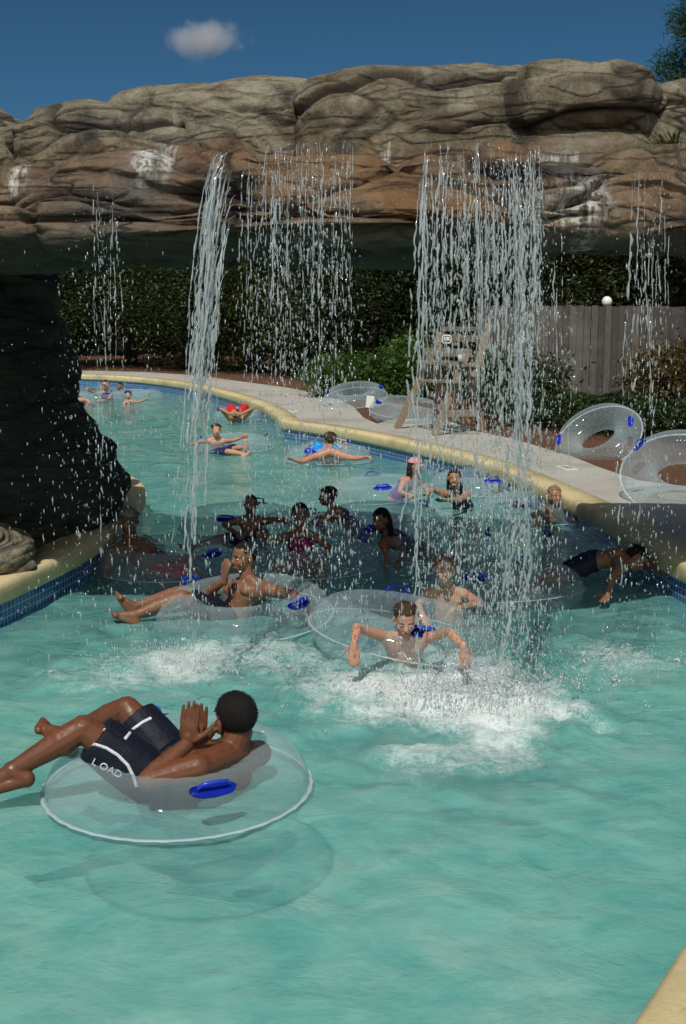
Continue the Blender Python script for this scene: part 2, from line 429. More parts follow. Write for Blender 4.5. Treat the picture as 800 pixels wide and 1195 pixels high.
fo = m.attr('foam'); fn = m.noise(m.coord((1, 1.2, 1)), 8, 8, .75, .8)
fine = m.noise(m.coord((1, 1, 1)), 60, 5, .8, .2)
ff_ = m.math('ADD', m.math('MULTIPLY', fo, 1.95), m.math('MULTIPLY', m.math('SUBTRACT', fn, .62), 2.2))
ff_ = m.math('ADD', ff_, m.math('MULTIPLY', m.math('SUBTRACT', fine, .5), 1.2))
ff_ = m.math('MULTIPLY', m.math('MULTIPLY', ff_, 1.0, clamp=True), .86)
ff_ = m.math('MULTIPLY', ff_, m.ramp(fo, [(.03, 0.0), (.25, 1.0)]))
foamsh = m.n('BsdfDiffuse', {'Color': (.84, .90, .90), 'Normal': m.bump(fine, .8, .02)})
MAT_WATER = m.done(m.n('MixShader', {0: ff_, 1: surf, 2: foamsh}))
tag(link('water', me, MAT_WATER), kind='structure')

# ------------------------------------------------------------------ the small cloud
cc_ = P(239, 45, 900.0); bm = bmesh.new(); bmesh.ops.create_icosphere(bm, subdivisions=3, radius=1.0)
for v in bm.verts: v.co = Vector((v.co.x * 37, v.co.y * 30, v.co.z * 17))
m = M('cloud_vapour'); tc = m.n('TexCoord').outputs['Object']
ln = m.n('VectorMath', {0: m.n('Mapping', {'Vector': tc, 'Scale': (1 / 37, 1 / 30, 1 / 17)}).outputs[0]}, operation='LENGTH').outputs['Value']
nz = m.noise(tc, .040, 4, .62, .5)
dn = m.math('SUBTRACT', m.math('ADD', m.math('MULTIPLY', nz, 1.5), .06), m.math('MULTIPLY', ln, 1.05))
dn = m.math('MULTIPLY', m.math('MAXIMUM', dn, 0.0), .085)
vp = m.n('VolumePrincipled', {'Color': (.95, .95, .95), 'Density': dn}); vp.inputs['Anisotropy'].default_value = .2
MAT_CLOUD = m.done(None, vp)
cl = link('cloud', bm_mesh(bm), MAT_CLOUD); cl.location = cc_; tag(cl, kind='structure')
# ------------------------------------------------------------------ artificial rock bridge
def rock_material(name, c_lo, c_mid, c_hi, scale=1.0):
    m = M(name); v = m.coord()
    big = m.noise(v, 1.5 * scale, 6, .62, .6); mid = m.noise(v, 6 * scale, 7, .68); fine = m.noise(v, 55, 6, .75)
    f = m.math('ADD', m.math('MULTIPLY', big, .62), m.math('MULTIPLY', mid, .42))
    c = m.ramp(f, [(.40, c_lo), (.52, c_mid), (.64, c_hi)])
    c = m.mix(m.ramp(fine, [(.35, 0.0), (.75, .55)]), c, tuple(min(1, x * 1.7) for x in c_hi))
    stain = m.ramp(m.noise(m.coord((1, 1, .35)), 2.2, 7, .7, .4), [(.53, 0.0), (.63, .85)])
    c = m.mix(stain, c, tuple(x * .38 for x in c_lo))
    st2 = m.ramp(m.noise(m.coord((.8, .8, 1.4), loc=(3, 1, 2)), 3.1, 8, .72, .8), [(.50, 0.0), (.60, .7)]); c = m.mix(st2, c, (.13, .085, .045))
    st3 = m.ramp(m.noise(m.coord((1, 1, 1), loc=(8, 1, 5)), 1.7, 7, .7, .5), [(.54, 0.0), (.66, .55)]); c = m.mix(st3, c, (.36, .34, .28))
    och = m.attr('ochre'); c = m.mix(m.math('MULTIPLY', och, m.ramp(mid, [(.3, .55), (.6, 1.0)])), c, (.235, .118, .036))
    blu = m.attr('slate'); c = m.mix(m.math('MULTIPLY', blu, .8), c, (.065, .07, .072))
    # hairline fissures running with the strata
    wv = m.mix(.10, m.coord((1, 1, 1)), m.n('TexNoise', {'Vector': m.coord((.9, .9, 1.3)), 'Scale': 2.0, 'Detail': 3}).outputs['Color'])
    fz = m.noise(m.n('Mapping', {'Vector': wv, 'Scale': (.55, .55, 3.4), 'Rotation': (0, .10, 0)}).outputs[0], 1.9 * scale, 2, .4)
    fz2 = m.noise(m.n('Mapping', {'Vector': wv, 'Scale': (1.3, 1.3, 4.2), 'Rotation': (0, -.35, 0), 'Location': (4, 2, 7)}).outputs[0], 1.7 * scale, 2, .4)
    fi = m.math('MINIMUM', m.math('ABSOLUTE', m.math('SUBTRACT', fz, .5)), m.math('ADD', m.math('ABSOLUTE', m.math('SUBTRACT', fz2, .47)), .003))
    fis = m.math('MULTIPLY', m.ramp(fi, [(.009, 1.0), (.021, 0.0)]), m.ramp(m.noise(v, 1.4, 3), [(.50, .0), (.58, 1.0)]))
    c = m.mix(m.math('MULTIPLY', fis, .92), c, (.012, .009, .006))
    cr = m.attr('crack'); c = m.mix(m.math('MULTIPLY', cr, .9), c, (.020, .014, .009))
    c = m.mix(m.math('MULTIPLY', m.attr('moss'), .93), c, m.mix(mid, (.014, .022, .015), (.045, .056, .034)))  # green-black algae tone that also carries painted shade below the bridge
    wh = m.attr('lime'); wn = m.ramp(m.noise(m.coord((13, 13, 1.6)), 2.0, 6, .7), [(.44, 0.0), (.58, 1.0)])
    c = m.mix(m.math('MULTIPLY', wh, wn), c, (.72, .73, .68))
    rough = m.math('SUBTRACT', .85, m.math('MULTIPLY', m.math('ADD', och, blu, clamp=True), .56))
    b = m.principled(Base_Color=c, Roughness=rough)
    nb = m.bump(m.ramp(fi, [(.0, 0.0), (.045, 1.0)]), .9, .045); nb = m.bump(m.noise(v, 9 * scale, 8, .75), .8, .06, nb); nb = m.bump(fine, .8, .014, nb); nb = m.bump(m.noise(v, 190, 3, .7), .5, .004, nb)
    m.set(b, 'Normal', nb); return m.done(b)
MAT_ROCK = rock_material('tan_rock', (.045, .036, .023), (.148, .124, .078), (.29, .265, .185))
MAT_LEDGE = rock_material('brown_rock', (.042, .027, .016), (.14, .095, .055), (.27, .21, .14))

def displaced(co, nrm, amp_pillow, cell, amp_noise, seed, warp=.35, sharp=3.2, tilt=0.0, fold=.22, slab=.035, grain=3.0):
    x, y, z = co[:, 0], co[:, 1], co[:, 2]
    wx = x + warp * fbm(x * .7, y * .7, z * 1.2, seed, 3); wz = z + warp * .55 * fbm(x * .8 + 9, y * .8, z * .9, seed + 3, 3) + tilt * x
    f1, f2, idd = voro(wx / cell[0], y / cell[1], wz / cell[2], seed)
    e = f2 - f1; pil = 1 - np.exp(-e * sharp)
    pil = pil * (.75 + .5 * idd) + (idd - .5) * .55 * sstep(0, .10, e)
    # a second, finer set of folds that follow the first
    g1, g2, gid = voro(wx / (cell[0] * .62) + 5, y / cell[1] * 1.3, wz / (cell[2] * .42) + 3, seed + 11)
    ge = g2 - g1; pil2 = (1 - np.exp(-ge * 5)) * (.4 + gid) 
    d = amp_pillow * pil + amp_pillow * fold * pil2 + amp_noise * fbm(x * 2, y * 2, z * 2.6, seed + 5, 4) + amp_noise * .12 * fbm(x * 12, y * 12, z * 14, seed + 6, 3)
    # long flowing cracks: each one also steps one slab forward over the next
    n1 = vnoise(wx * .55, y * .5, wz * grain, seed + 21) + .22 * vnoise(x * 2.4, y * 2, z * 7, seed + 22); n2 = vnoise(wx * .9 + 7, y * .6, wz * grain * 2.1, seed + 23) + .2 * vnoise(x * 4, y * 3, z * 12, seed + 24)
    g1_ = np.exp(-(n1 / .050) ** 2); g2_ = np.exp(-(n2 / .060) ** 2) * sstep(-.2, .3, vnoise(x * .9, y, z * 2, seed + 25))
    d = d + slab * (np.tanh(n1 * 14) * .55 - g1_ * .75) + slab * .55 * (np.tanh(n2 * 12) * .45 - g2_ * .6)
    d = d + slab * .18 * np.abs(fbm(x * 7, y * 7, z * 9, seed + 26, 4))
    crack = np.maximum(1 - sstep(0, .040, e), .75 * (1 - sstep(0, .045, ge)))
    crack = crack * sstep(-.75, .05, vnoise(x * 1.3, y * 1.3, z * 2, seed + 8))
    crack = np.maximum(crack * .8, np.maximum(np.exp(-(n1 / .06) ** 2), .9 * g2_))
    return co + nrm * d[:, None], crack
def mesh_normals(me):
    n = np.empty(len(me.vertices) * 3, dtype=np.float32); me.vertex_normals.foreach_get('vector', n); return n.reshape(-1, 3)
def verts_np(me):
    a = np.empty(len(me.vertices) * 3, dtype=np.float32); me.vertices.foreach_get('co', a); return a.reshape(-1, 3).astype(np.float64)
def px_of(co):
    """photo pixel of world points: only used to place stains that the photograph shows"""
    c, s = math.cos(PITCH), math.sin(PITCH); y, z = co[:, 1], co[:, 2] - H
    dep = y * c - z * s; up = y * s + z * c
    return CX + F * co[:, 0] / dep, CY - F * up / dep
def stains(me, shade_under=True):  # stain masks, plus the shade darkening painted beneath the ledge
    co = verts_np(me); x, y, z = co.T
    wob = .12 * fbm(x * 2, y * 2, z * 2, 40, 3)
    och = np.zeros(len(co)); slate = och.copy(); lime = och.copy()
    for x0, x1, a in ((-1.02, -.55, 1), (-.75, .55, .85), (.1, 1.35, 1.0), (1.55, 2.4, .55), (-2.2, -1.2, .3)):
        och = np.maximum(och, a * sstep(x0 - .15, x0 + .15, x + wob) * (1 - sstep(x1 - .15, x1 + .15, x + wob)))
    och *= sstep(2.35, 2.75, z + wob * 1.5) * (1 - sstep(3.05, 3.2, z + wob)) * (.65 + .35 * vnoise(x * 3, y * 3, z * 5, 44))
    for cx, cz, rx, rz, a in ((-1.25, 2.72, .35, .2, .9), (1.25, 2.95, .28, .15, .9), (-.75, 2.75, .25, .2, .5), (-1.5, 3.3, .3, .12, .6), (.55, 2.85, .15, .2, .5)):
        slate = np.maximum(slate, a * np.exp(-((x + wob - cx) / rx) ** 2 - ((z + wob - cz) / rz) ** 2))
    for cx, cz, rx, rz, a in ((-1.86, 2.86, .045, .12, 1.), (-1.14, 2.98, .06, .16, 1.), (-1.03, 2.98, .05, .15, 1.), (1.32, 2.68, .16, .12, .95), (1.20, 2.60, .22, .1, .8), (.28, 3.02, .02, .07, 1.), (1.36, 3.02, .12, .03, .9), (1.35, 2.42, .07, .12, .5), (-1.1, 3.3, .03, .14, .22)):
        lime = np.maximum(lime, a * np.exp(-(((x + wob * .25 - cx) / rx) ** 2) ** 1.3 - (((z - cz) / rz) ** 2) ** 1.3))
    moss = np.maximum(1 - sstep(2.44, 2.60, z + wob * .4), 0) * sstep(6.3, 6.6, y); n_ = mesh_normals(me); moss = np.maximum(moss * (1 - .0 * x), 0)  # shade put into the colour under the ledge and on pillars, with algae
    add_attr(me, 'moss', moss * shade_under)
    add_attr(me, 'ochre', np.clip(och, 0, 1)); add_attr(me, 'slate', slate); add_attr(me, 'lime', lime)

bridge = empty('rock_bridge', (0, 8.5, 2.4))
tag(bridge, 'wide tan and brown artificial rock bridge spanning the pool with water pouring off its ledge', 'rock bridge')
# lower ledge: profile swept along x
def lipY(x):      # forward distance of the ledge's front
    return 6.95 - .62 * np.exp(-((x - .65) / .85) ** 2) - .36 * np.exp(-((x + .15) / .5) ** 2) + .12 * np.abs(x) ** 1.2 * .3 + .06 * np.sin(x * 2.3)
def topZ(x): return 2.965 - .02 * np.exp(-((x - .3) / .8) ** 2) - .05 * sstep(.8, 1.2, np.abs(x)) + .0 * x
nxs, npf = 680, 300
xs = np.linspace(-7.0, 5.6, nxs)
prof = [(2.9, 3.05), (1.2, 3.03), (.5, 3.0), (.24, 3.0), (.13, 2.955), (.07, 2.86), (.02, 2.74), (-.04, 2.62), (-.03, 2.52), (.28, 2.46), (1.2, 2.46), (2.6, 2.46), (4.3, 2.47), (4.6, 2.64), (4.4, 3.0), (2.9, 3.05)]
# resample the profile with dense front
seg_w = [1, 1, 1.2, 2, 3.4, 4.6, 4.4, 3.2, 2.4, 2, 1.4, 1, 1, 1, .8]
pp = []
for i in range(len(prof) - 1):
    k = int(seg_w[i] / sum(seg_w) * npf) + 1
    for q in range(k):
        t = q / k; pp.append((prof[i][0] * (1 - t) + prof[i + 1][0] * t, prof[i][1] * (1 - t) + prof[i + 1][1] * t))
pp = np.array(pp); 
for _ in range(6): pp = pp * .5 + (np.roll(pp, 1, 0) + np.roll(pp, -1, 0)) * .25
X2, I2 = np.meshgrid(xs, np.arange(len(pp)), indexing='ij')
kd = .62 - .16 * sstep(.5, 3.0, X2)
PY = np.where(pp[I2, 0] > .3, .3 + (pp[I2, 0] - .3) * kd, pp[I2, 0])
Y2 = lipY(X2) + PY; Z2 = pp[I2, 1] + (topZ(X2) - 3.0) * sstep(2.5, 2.9, pp[I2, 1])
co = np.stack([X2, Y2, Z2], -1).reshape(-1, 3); fc = grid_faces(nxs, len(pp), wrap_v=True)
me = mesh_np('ledge', co, fc)
nr = mesh_normals(me)
if (nr.reshape(nxs, -1, 3)[nxs // 2, 110][1]) > 0: 
    me = mesh_np('ledge', co, fc[:, ::-1]); nr = mesh_normals(me)
co2, crack = displaced(co - nr * .07, nr, .085, (1.4, .9, .26), .02, 5, warp=.34, sharp=8.0, tilt=.05, fold=.12, slab=.082, grain=4.4)
me = mesh_np('ledge', co2, np.array([list(p.vertices) for p in me.polygons]))
add_attr(me, 'crack', crack); stains(me)
ledge = link('ledge', me, MAT_LEDGE, bridge)
# sill: the two open ends are closed by the end pillars

def boulder(px0, px1, ytop, Y, depth, zbot, seed, cell=(.9, .9, .45), amp=.10, lean=0.0, n=220, flat=2.6, yb=None, mat=None, sharp=4.2, parent=None, name='boulder', tilt=0.0):
    a, b = P(px0, ytop, Y), P(px1, ytop, Y); zt = a.z
    cx, rx = (a.x + b.x) / 2, (b.x - a.x) / 2; cz, rz = (zt + zbot) / 2, (zt - zbot) / 2; ry = depth / 2
    u = np.linspace(0, 2 * np.pi, n * 2, endpoint=False); vv = np.linspace(-np.pi / 2 + .01, np.pi / 2 - .01, n)
    U, V = np.meshgrid(u, vv, indexing='ij')
    e = 2 / flat
    sg_ = lambda t, p: np.sign(t) * np.abs(t) ** p
    x = sg_(np.cos(V), e) * sg_(np.cos(U), e); y = sg_(np.cos(V), e) * sg_(np.sin(U), e); z = sg_(np.sin(V), e)
    co = np.stack([cx + rx * x + lean * z * rx, Y + ry + ry * y, cz + rz * z - .10 * rz * x * x], -1).reshape(-1, 3)
    nr = np.stack([x / rx, y / ry, z / rz], -1).reshape(-1, 3); nr /= np.linalg.norm(nr, axis=1)[:, None]
    co2, crack = displaced(co - nr * amp * .7, nr, amp, cell, amp * .38, seed, warp=.5, sharp=sharp, tilt=tilt, slab=.055, grain=2.4)
    co2 += nr * (.04 * fbm(co[:, 0] * .8, co[:, 1] * .8, co[:, 2] * 1.0, seed + 30, 2))[:, None]
    me = mesh_np('boulder', co2, grid_faces(2 * n, n, wrap_u=True)[:, ::-1] if False else grid_faces(2 * n, n, wrap_u=True))
    add_attr(me, 'crack', crack); stains(me)
    return link(name, me, mat or MAT_ROCK, bridge if parent is None else parent)
boulder(-330, 50, 104, 8.15, 2.0, 2.6, 61, cell=(1.6, 1, .45), amp=.05, sharp=7)
boulder(-15, 245, 105, 8.0, 1.9, 2.6, 62, cell=(1.5, 1.2, .22), amp=.06, flat=3.6, sharp=7)
boulder(85, 440, 87, 8.2, 1.8, 2.6, 63, cell=(1.6, 1.4, .32), amp=.05, flat=3.8, sharp=7)
boulder(330, 690, 66, 7.8, 1.9, 2.6, 64, cell=(2.2, 2.0, .55), amp=.05, flat=4.2, sharp=8)
boulder(585, 800, 64, 7.7, 1.2, 3.10, 65, cell=(1.8, 1.4, .45), amp=.05, flat=3.0, sharp=8)
boulder(560, 790, 140, 7.7, 1.3, 2.6, 67, cell=(1.2, 1, .5), amp=.05, sharp=8)
boulder(735, 1000, 82, 7.8, 1.3, 2.6, 66, cell=(1.5, 1.2, .5), amp=.05, sharp=8)

# pillars carrying the bridge
def pillar(cx, cy_, rx, ry, z0, z1, seed, bulge, n=(260, 240)):
    u = np.linspace(0, 2 * np.pi, n[0], endpoint=False); zz = np.linspace(z0, z1, n[1])
    U, Z = np.meshgrid(u, zz, indexing='ij'); t = (Z - z0) / (z1 - z0)
    k = 1 + bulge * (1 - sstep(.10, .44, t))
    x = cx + rx * k * np.cos(U) + .12 * np.sin(t * 5); y = cy_ + ry * k * np.sin(U)
    co = np.stack([x, y, Z], -1).reshape(-1, 3); nr = np.stack([np.cos(U), np.sin(U), 0 * U], -1).reshape(-1, 3)
    co2, crack = displaced(co, nr, .08, (.8, .8, .45), .04, seed)
    me = mesh_np('pillar', co2, grid_faces(n[0], n[1], wrap_u=True)); add_attr(me, 'crack', crack); stains(me)
    return link('pillar', me, MAT_LEDGE, bridge)
pillar(-3.95, 10.3, 1.55, 1.3, HC - .05, 2.7, 81, .27)
pillar(5.3, 8.2, 1.2, 1.0, HC - .05, 2.7, 82, .15)
pillar(-6.2, 8.6, 1.6, 1.5, HC - .05, 2.7, 83, .2)
# low sunlit rocks at the pillar's foot
foot = empty('rock_outcrop', (-2.6, 8.2, HC)); tag(foot, 'small pale sunlit rock at the foot of the dark pillar beside the pool edge', 'rock')
def footrock(x, y, z, rx, ry, rz, seed):
    n = 110
    u = np.linspace(0, 2 * np.pi, n * 2, endpoint=False); vv = np.linspace(-np.pi / 2 + .01, np.pi / 2 - .01, n); U, V = np.meshgrid(u, vv, indexing='ij')
    sx, sy, sz = np.cos(V) * np.cos(U), np.cos(V) * np.sin(U), np.sin(V)
    co = np.stack([x + rx * sx, y + ry * sy, z + rz * sz], -1).reshape(-1, 3); nr = np.stack([sx, sy, sz], -1).reshape(-1, 3)
    co2, crack = displaced(co, nr, .08, (.5, .5, .25), .04, seed)
    me = mesh_np('rock', co2, grid_faces(2 * n, n, wrap_u=True)); add_attr(me, 'crack', crack); stains(me, False); return me
link('boulder', footrock(-2.52, 8.3, HC + .05, .26, .26, .22, 91), MAT_ROCK, foot)
link('boulder', footrock(-2.80, 8.42, HC + .22, .28, .28, .38, 92), MAT_ROCK, foot)
# ------------------------------------------------------------------ clear vinyl swim tubes
m = M('clear_vinyl'); lw = m.n('LayerWeight', {'Blend': .35}).outputs['Facing']
v = m.coord()
nb = m.bump(m.noise(v, 9, 3), .10, .02)
tr = m.n('BsdfTransparent', {'Color': (.93, .965, .975)})
pr = m.principled(Base_Color=(.52, .63, .67), Roughness=.06); m.set(pr, 'Normal', nb)
f = m.math('ADD', m.math('MULTIPLY', m.math('POWER', lw, 1.6), .46), .105)
MAT_VINYL = m.done(m.n('MixShader', {0: f, 1: tr, 2: pr}))
m = M('vinyl_weld'); tr = m.n('BsdfTransparent', {'Color': (.88, .93, .95)}); pr = m.principled(Base_Color=(.66, .76, .78), Roughness=.2)
MAT_WELD = m.done(m.n('MixShader', {0: .34, 1: tr, 2: pr}))
MAT_BLUE = simple('blue_vinyl', (.012, .035, .50), .28, .15)

def ring_mesh(Rm, r, seed=0, nu=192, nv=32, sag=0.0):
    U, V = np.meshgrid(np.linspace(0, 2 * np.pi, nu, endpoint=False), np.linspace(0, 2 * np.pi, nv, endpoint=False), indexing='ij')
    rr = r * (1 + .012 * np.sin(U * 24) * (.5 - .5 * np.cos(V)) + .022 * np.sin(U * 37 + 1.5 * np.sin(U * 5)) * np.exp(-((np.minimum(V, 2 * np.pi - V)) / .33) ** 2))
    x = (Rm + rr * np.cos(V)) * np.cos(U); y = (Rm + rr * np.cos(V)) * np.sin(U); z = rr * np.sin(V) * .97
    return mesh_np('ring', np.stack([x, y, z], -1).reshape(-1, 3), grid_faces(nu, nv, True, True))
def weld_mesh(Rm, r, nu=96):
    U = np.linspace(0, 2 * np.pi, nu, endpoint=False); rings = []
    for a, b in ((-.004, -.004), (.016, -.003), (.020, 0), (.016, .003), (-.004, .004)):
        q = Rm + r + a + (.0035 * np.sin(U * 60) if a > 0 else 0)
        rings.append(np.stack([q * np.cos(U), q * np.sin(U), U * 0 + b], -1))
    co = np.stack(rings, 1).reshape(-1, 3); return mesh_np('weld', co, grid_faces(nu, 5, True, True))
def handle_meshes(Rm, r):
    bm = bmesh.new()      # moulded pad that hugs the ring, local frame: at angle 0, on the top-outer side
    a0 = math.radians(62)
    n = 10
    for side in (0,):
        q = []
        for i in range(17):
            t = (i / 16 - .5) * 2; half = .034 * math.sqrt(max(0, 1 - abs(t) ** 3.2)) + .004
            row = []
            for k in range(5):
                w_ = (k / 4 - .5) * 2 * half; th = a0 + w_ / r; ang = t * .105 / (Rm + r * math.cos(th))
                rad = r + .006 - .004 * (abs(k - 2) == 2)
                row.append(bm.verts.new(((Rm + rad * math.cos(th)) * math.cos(ang), (Rm + rad * math.cos(th)) * math.sin(ang), rad * math.sin(th) * .97)))
            q.append(row)
        for A, B in zip(q, q[1:]):
            for k in range(4): bm.faces.new((A[k], A[k + 1], B[k + 1], B[k]))
    bmesh.ops.solidify(bm, geom=bm.faces[:], thickness=.006)
    pad = bm_mesh(bm, 'handle')
    bm = bmesh.new(); pts = []
    nrm = Vector((math.cos(a0), 0, math.sin(a0)))
    for y, h in ((-.066, .004), (-.066, .026), (-.056, .041), (-.03, .046), (0, .047), (.03, .046), (.056, .041), (.066, .026), (.066, .004)):
        base = Vector((math.sqrt(max(.01, (Rm + r * math.cos(a0)) ** 2 - y * y)), y, r * math.sin(a0) * .97)); pts.append(base + nrm * h)
    tube(bm, pts, .0085, 8); grip = bm_mesh(bm, 'grip')
    return pad, grip
RM, RR = .415, .185
me_ring, me_weld = ring_mesh(RM, RR), weld_mesh(RM, RR); me_pad, me_grip = handle_meshes(RM, RR)
bm = bmesh.new(); tube(bm, [(.0, .0, .0), (0, 0, .012)], [.014, .012], 12); me_valve = bm_mesh(bm, 'valve')
def make_tube():
    t = empty('swim_tube'); 
    ring = link_local('ring', me_ring, MAT_VINYL, t); link_local('weld', me_weld, MAT_WELD, t)
    for a in (0, math.pi):
        h = link_local('handle', me_pad, MAT_BLUE, t); h.rotation_euler.z = a; link_local('grip', me_grip, MAT_BLUE, h)
    vl = link_local('valve', me_valve, MAT_WELD, t); vl.location = (0, RM, RR * .96)
    return t
tube0 = make_tube(); first_tube = [True]
def copy_tree(o, parent=None):
    c = o.copy(); COL.objects.link(c); c.parent = parent
    for ch in list(o.children): copy_tree(ch, c)
    return c
FLOATG, DECKG = 'clear swim tubes floating in the pool', 'clear swim tubes left on the pool deck'
def put_tube(loc, label, rotz=0.0, tilt=(0, 0), scale=1.0, group=FLOATG, mat=None):
    t = tube0 if first_tube[0] else copy_tree(tube0); first_tube[0] = False
    t.location = loc; t.scale = (scale,) * 3
    if mat is None: t.rotation_euler = (tilt[0], tilt[1], rotz)
    else: t.rotation_euler = mat.to_euler()
    tag(t, label, 'swim tube', group); return t
ZT = .03
def fl(px, py, label, rotz=0, tilt=(0, 0), z=ZT, scale=1.0): 
    return put_tube(W(px, py, z), label, R(rotz), (R(tilt[0]), R(tilt[1])), scale)
fl(208, 914, 'big clear swim tube floating nearest the camera, under the man in black trunks', -65, (0, 0), .035, .96)
fl(285, 718, 'clear swim tube under the man covering his face with one hand', -38, (4, 0))
fl(472, 742, 'clear swim tube carrying the boy whose arms hang over it, nearest the foam', 96, (10, 0), .08)
fl(585, 690, 'clear swim tube beside the ginger haired boy with its right side under the falling water', 62, (-6, 4))
fl(708, 648, 'clear swim tube near the right pool edge under the dark haired swimmer lying face down', 158, (0, 3))
fl(628, 600, 'clear swim tube holding the blonde girl beside the right pool edge', 60)
fl(560, 570, 'clear swim tube behind the smiling girl with wet dark hair', 100)
fl(441, 578, 'clear swim tube with two handles, in front of the girl in the pink cap', 95, (-4, 0))
fl(445, 614, 'clear swim tube just behind the girl with long black hair', 35)
fl(500, 641, 'clear swim tube the girl with long black hair leans over', 172)
fl(356, 657, 'clear swim tube under the child in the pink swimsuit', 20)
fl(283, 615, 'clear swim tube under the boy with his leg stretched out to the left', 78)
fl(198, 660, 'clear swim tube in the shade beside the left pool edge', 140)
fl(383, 536, 'clear swim tube under the man seen from behind with both arms spread', 60)
fl(272, 522, 'clear swim tube under the boy with one foot raised', 10)
fl(285, 487, 'clear swim tube under the person in red trunks', 200)
fl(116, 466, 'clear swim tube by the woman in sunglasses', 120)
fl(160, 464, 'clear swim tube with a blue handle held by the child at far left', 75)
fl(398, 628, 'clear swim tube between the child in the pink swimsuit and the child leaning left', 125, z=.04)
# tubes left on the deck
def deck_tube(px, py, Y, normal, roll, label, s=1.0):
    c = P(px, py, Y); m3 = frame(Vector(normal)) @ Matrix.Rotation(R(roll), 3, 'Z')
    return put_tube(c, label, scale=s, group=DECKG, mat=m3)
deck_tube(698, 512, 15.0, (-.50, -.52, .78), 205, 'clear swim tube leaning against the low hedge in front of the wooden fence', .93)
deck_tube(795, 554, 11.4, (-.16, -.56, .78), 150, 'clear swim tube leaning at the right edge of the photo with two blue handles showing', .94)
deck_tube(414, 464, 22.6, (-.1, -.25, .97), 200, 'clear swim tube lying on the mulch left of the white paper')
deck_tube(474, 480, 19.6, (.05, -.12, 1), 20, 'clear swim tube lying flat on the deck behind the legs of the lifeguard stand')
# ------------------------------------------------------------------ leaves, trees, shrubs
def leaf_mat(name, lo, hi, trans=.25):
    m = M(name); g = m.n('NewGeometry'); rnd = g.outputs['Random Per Island']
    v = m.coord(); c = m.mix(m.math('POWER', rnd, 1.8), lo, hi); c = m.mix(m.ramp(m.noise(v, .9, 4, .6), [(.42, .75), (.60, .0)]), c, tuple(x * .7 for x in lo))
    d = m.principled(Base_Color=c, Roughness=.5); m.set(d, 'Specular IOR Level', .35)
    t = m.n('BsdfTranslucent', {'Color': m.mix(.5, c, hi)})
    return m.done(m.n('MixShader', {0: trans, 1: d, 2: t}))
L_DARK = leaf_mat('dark_leaves', (.010, .022, .006), (.075, .105, .022))
L_OLIVE = leaf_mat('olive_leaves', (.022, .034, .007), (.17, .18, .03))
L_BRIGHT = leaf_mat('bright_leaves', (.035, .085, .012), (.12, .22, .03))
L_HEDGE = leaf_mat('hedge_leaves', (.015, .035, .008), (.07, .10, .02))
L_RED = leaf_mat('reddish_leaves', (.06, .04, .012), (.19, .13, .03))
L_PINE = leaf_mat('pine_needles', (.014, .04, .010), (.05, .12, .022))
MAT_BARK = simple('bark', (.055, .038, .026), .9, .5, 14, .6)
def leaves(cen, size, rng, asp=.45, up=0.0, droop=0.0):
    """one bent leaf (two triangles folded on the midrib) per centre"""
    n = len(cen); d = rng.normal(size=(n, 3)); d[:, 2] = d[:, 2] * .6 + up - droop; d /= np.linalg.norm(d, axis=1)[:, None]
    q = rng.normal(size=(n, 3)); s = np.cross(d, q); s /= np.linalg.norm(s, axis=1)[:, None]; nn = np.cross(d, s)
    L = size * (.6 + .8 * rng.rand(n))[:, None]; wv = s * L * asp * .5
    a = cen - d * L * .5; b = cen + wv - nn * L * .08; c = cen + d * L * .5; e = cen - wv - nn * L * .08
    co = np.stack([a, b, c, e], 1).reshape(-1, 3); i = np.arange(n)[:, None] * 4
    return co, i + np.array([[0, 1, 2, 3]])
def clumps(rng, c, r, ncl, per, cr, hollow=.55):
    """leaf centres gathered in clumps spread through an ellipsoid"""
    d = rng.normal(size=(ncl, 3)); d /= np.linalg.norm(d, axis=1)[:, None]
    k = hollow + (1 - hollow) * rng.rand(ncl) ** .7
    cc = np.array(c) + d * k[:, None] * np.array(r)
    p = rng.normal(size=(ncl, per, 3)) * cr * (.5 + rng.rand(ncl)[:, None, None]) * np.array([1, 1, .75])
    return (cc[:, None, :] + p).reshape(-1, 3)
def tree(name, label, cat, base, h, rad, mat, seed, n=9000, leaf=.16, group=None, crown_lo=.08, shape=None):
    rng = np.random.RandomState(seed); base = Vector(base)
    t = empty(name, base); tag(t, label, cat, group)
    bm = bmesh.new(); tp = []
    k = 7
    for i in range(k): tp.append(base + Vector((.12 * math.sin(i * 1.7 + seed), .1 * math.cos(i * 2.1 + seed), h * .85 * i / (k - 1))))
    tube(bm, tp, [max(.02, .03 * h * (1 - .85 * i / (k - 1)) ** 1.1) for i in range(k)], 8)
    limbs = []
    for q in range(9):
        f = .18 + .7 * q / 9; p = base + Vector((0, 0, h * .85 * f)); a = q * 2.4 + seed
        e = p + Vector((math.cos(a) * rad * .75 * (1 - .4 * f), math.sin(a) * rad * .75 * (1 - .4 * f), h * .14)); limbs.append(e)
        tube(bm, [p, p.lerp(e, .5) + Vector((0, 0, .1 * h * .3)), e], [.012 * h * (1 - f * .6), .007 * h, .003 * h], 6)
    link('trunk', bm_mesh(bm), MAT_BARK, t)
    c = (base.x, base.y, base.z + h * (crown_lo + (1 - crown_lo) / 2)); per = 170
    cen = clumps(rng, c, (rad, rad, h * (1 - crown_lo) / 2), n // per, per, leaf * (2.4 if leaf > .15 else 4.2))
    cen = cen[(cen[:, 2] > base.z + .03) & (cen[:, 2] < base.z + h * 1.01)]
    co, f = leaves(cen, leaf, rng)
    link('crown', mesh_np('crown', co, f), mat, t, smooth=False); return t
TG = 'dark trees standing behind the far bank'
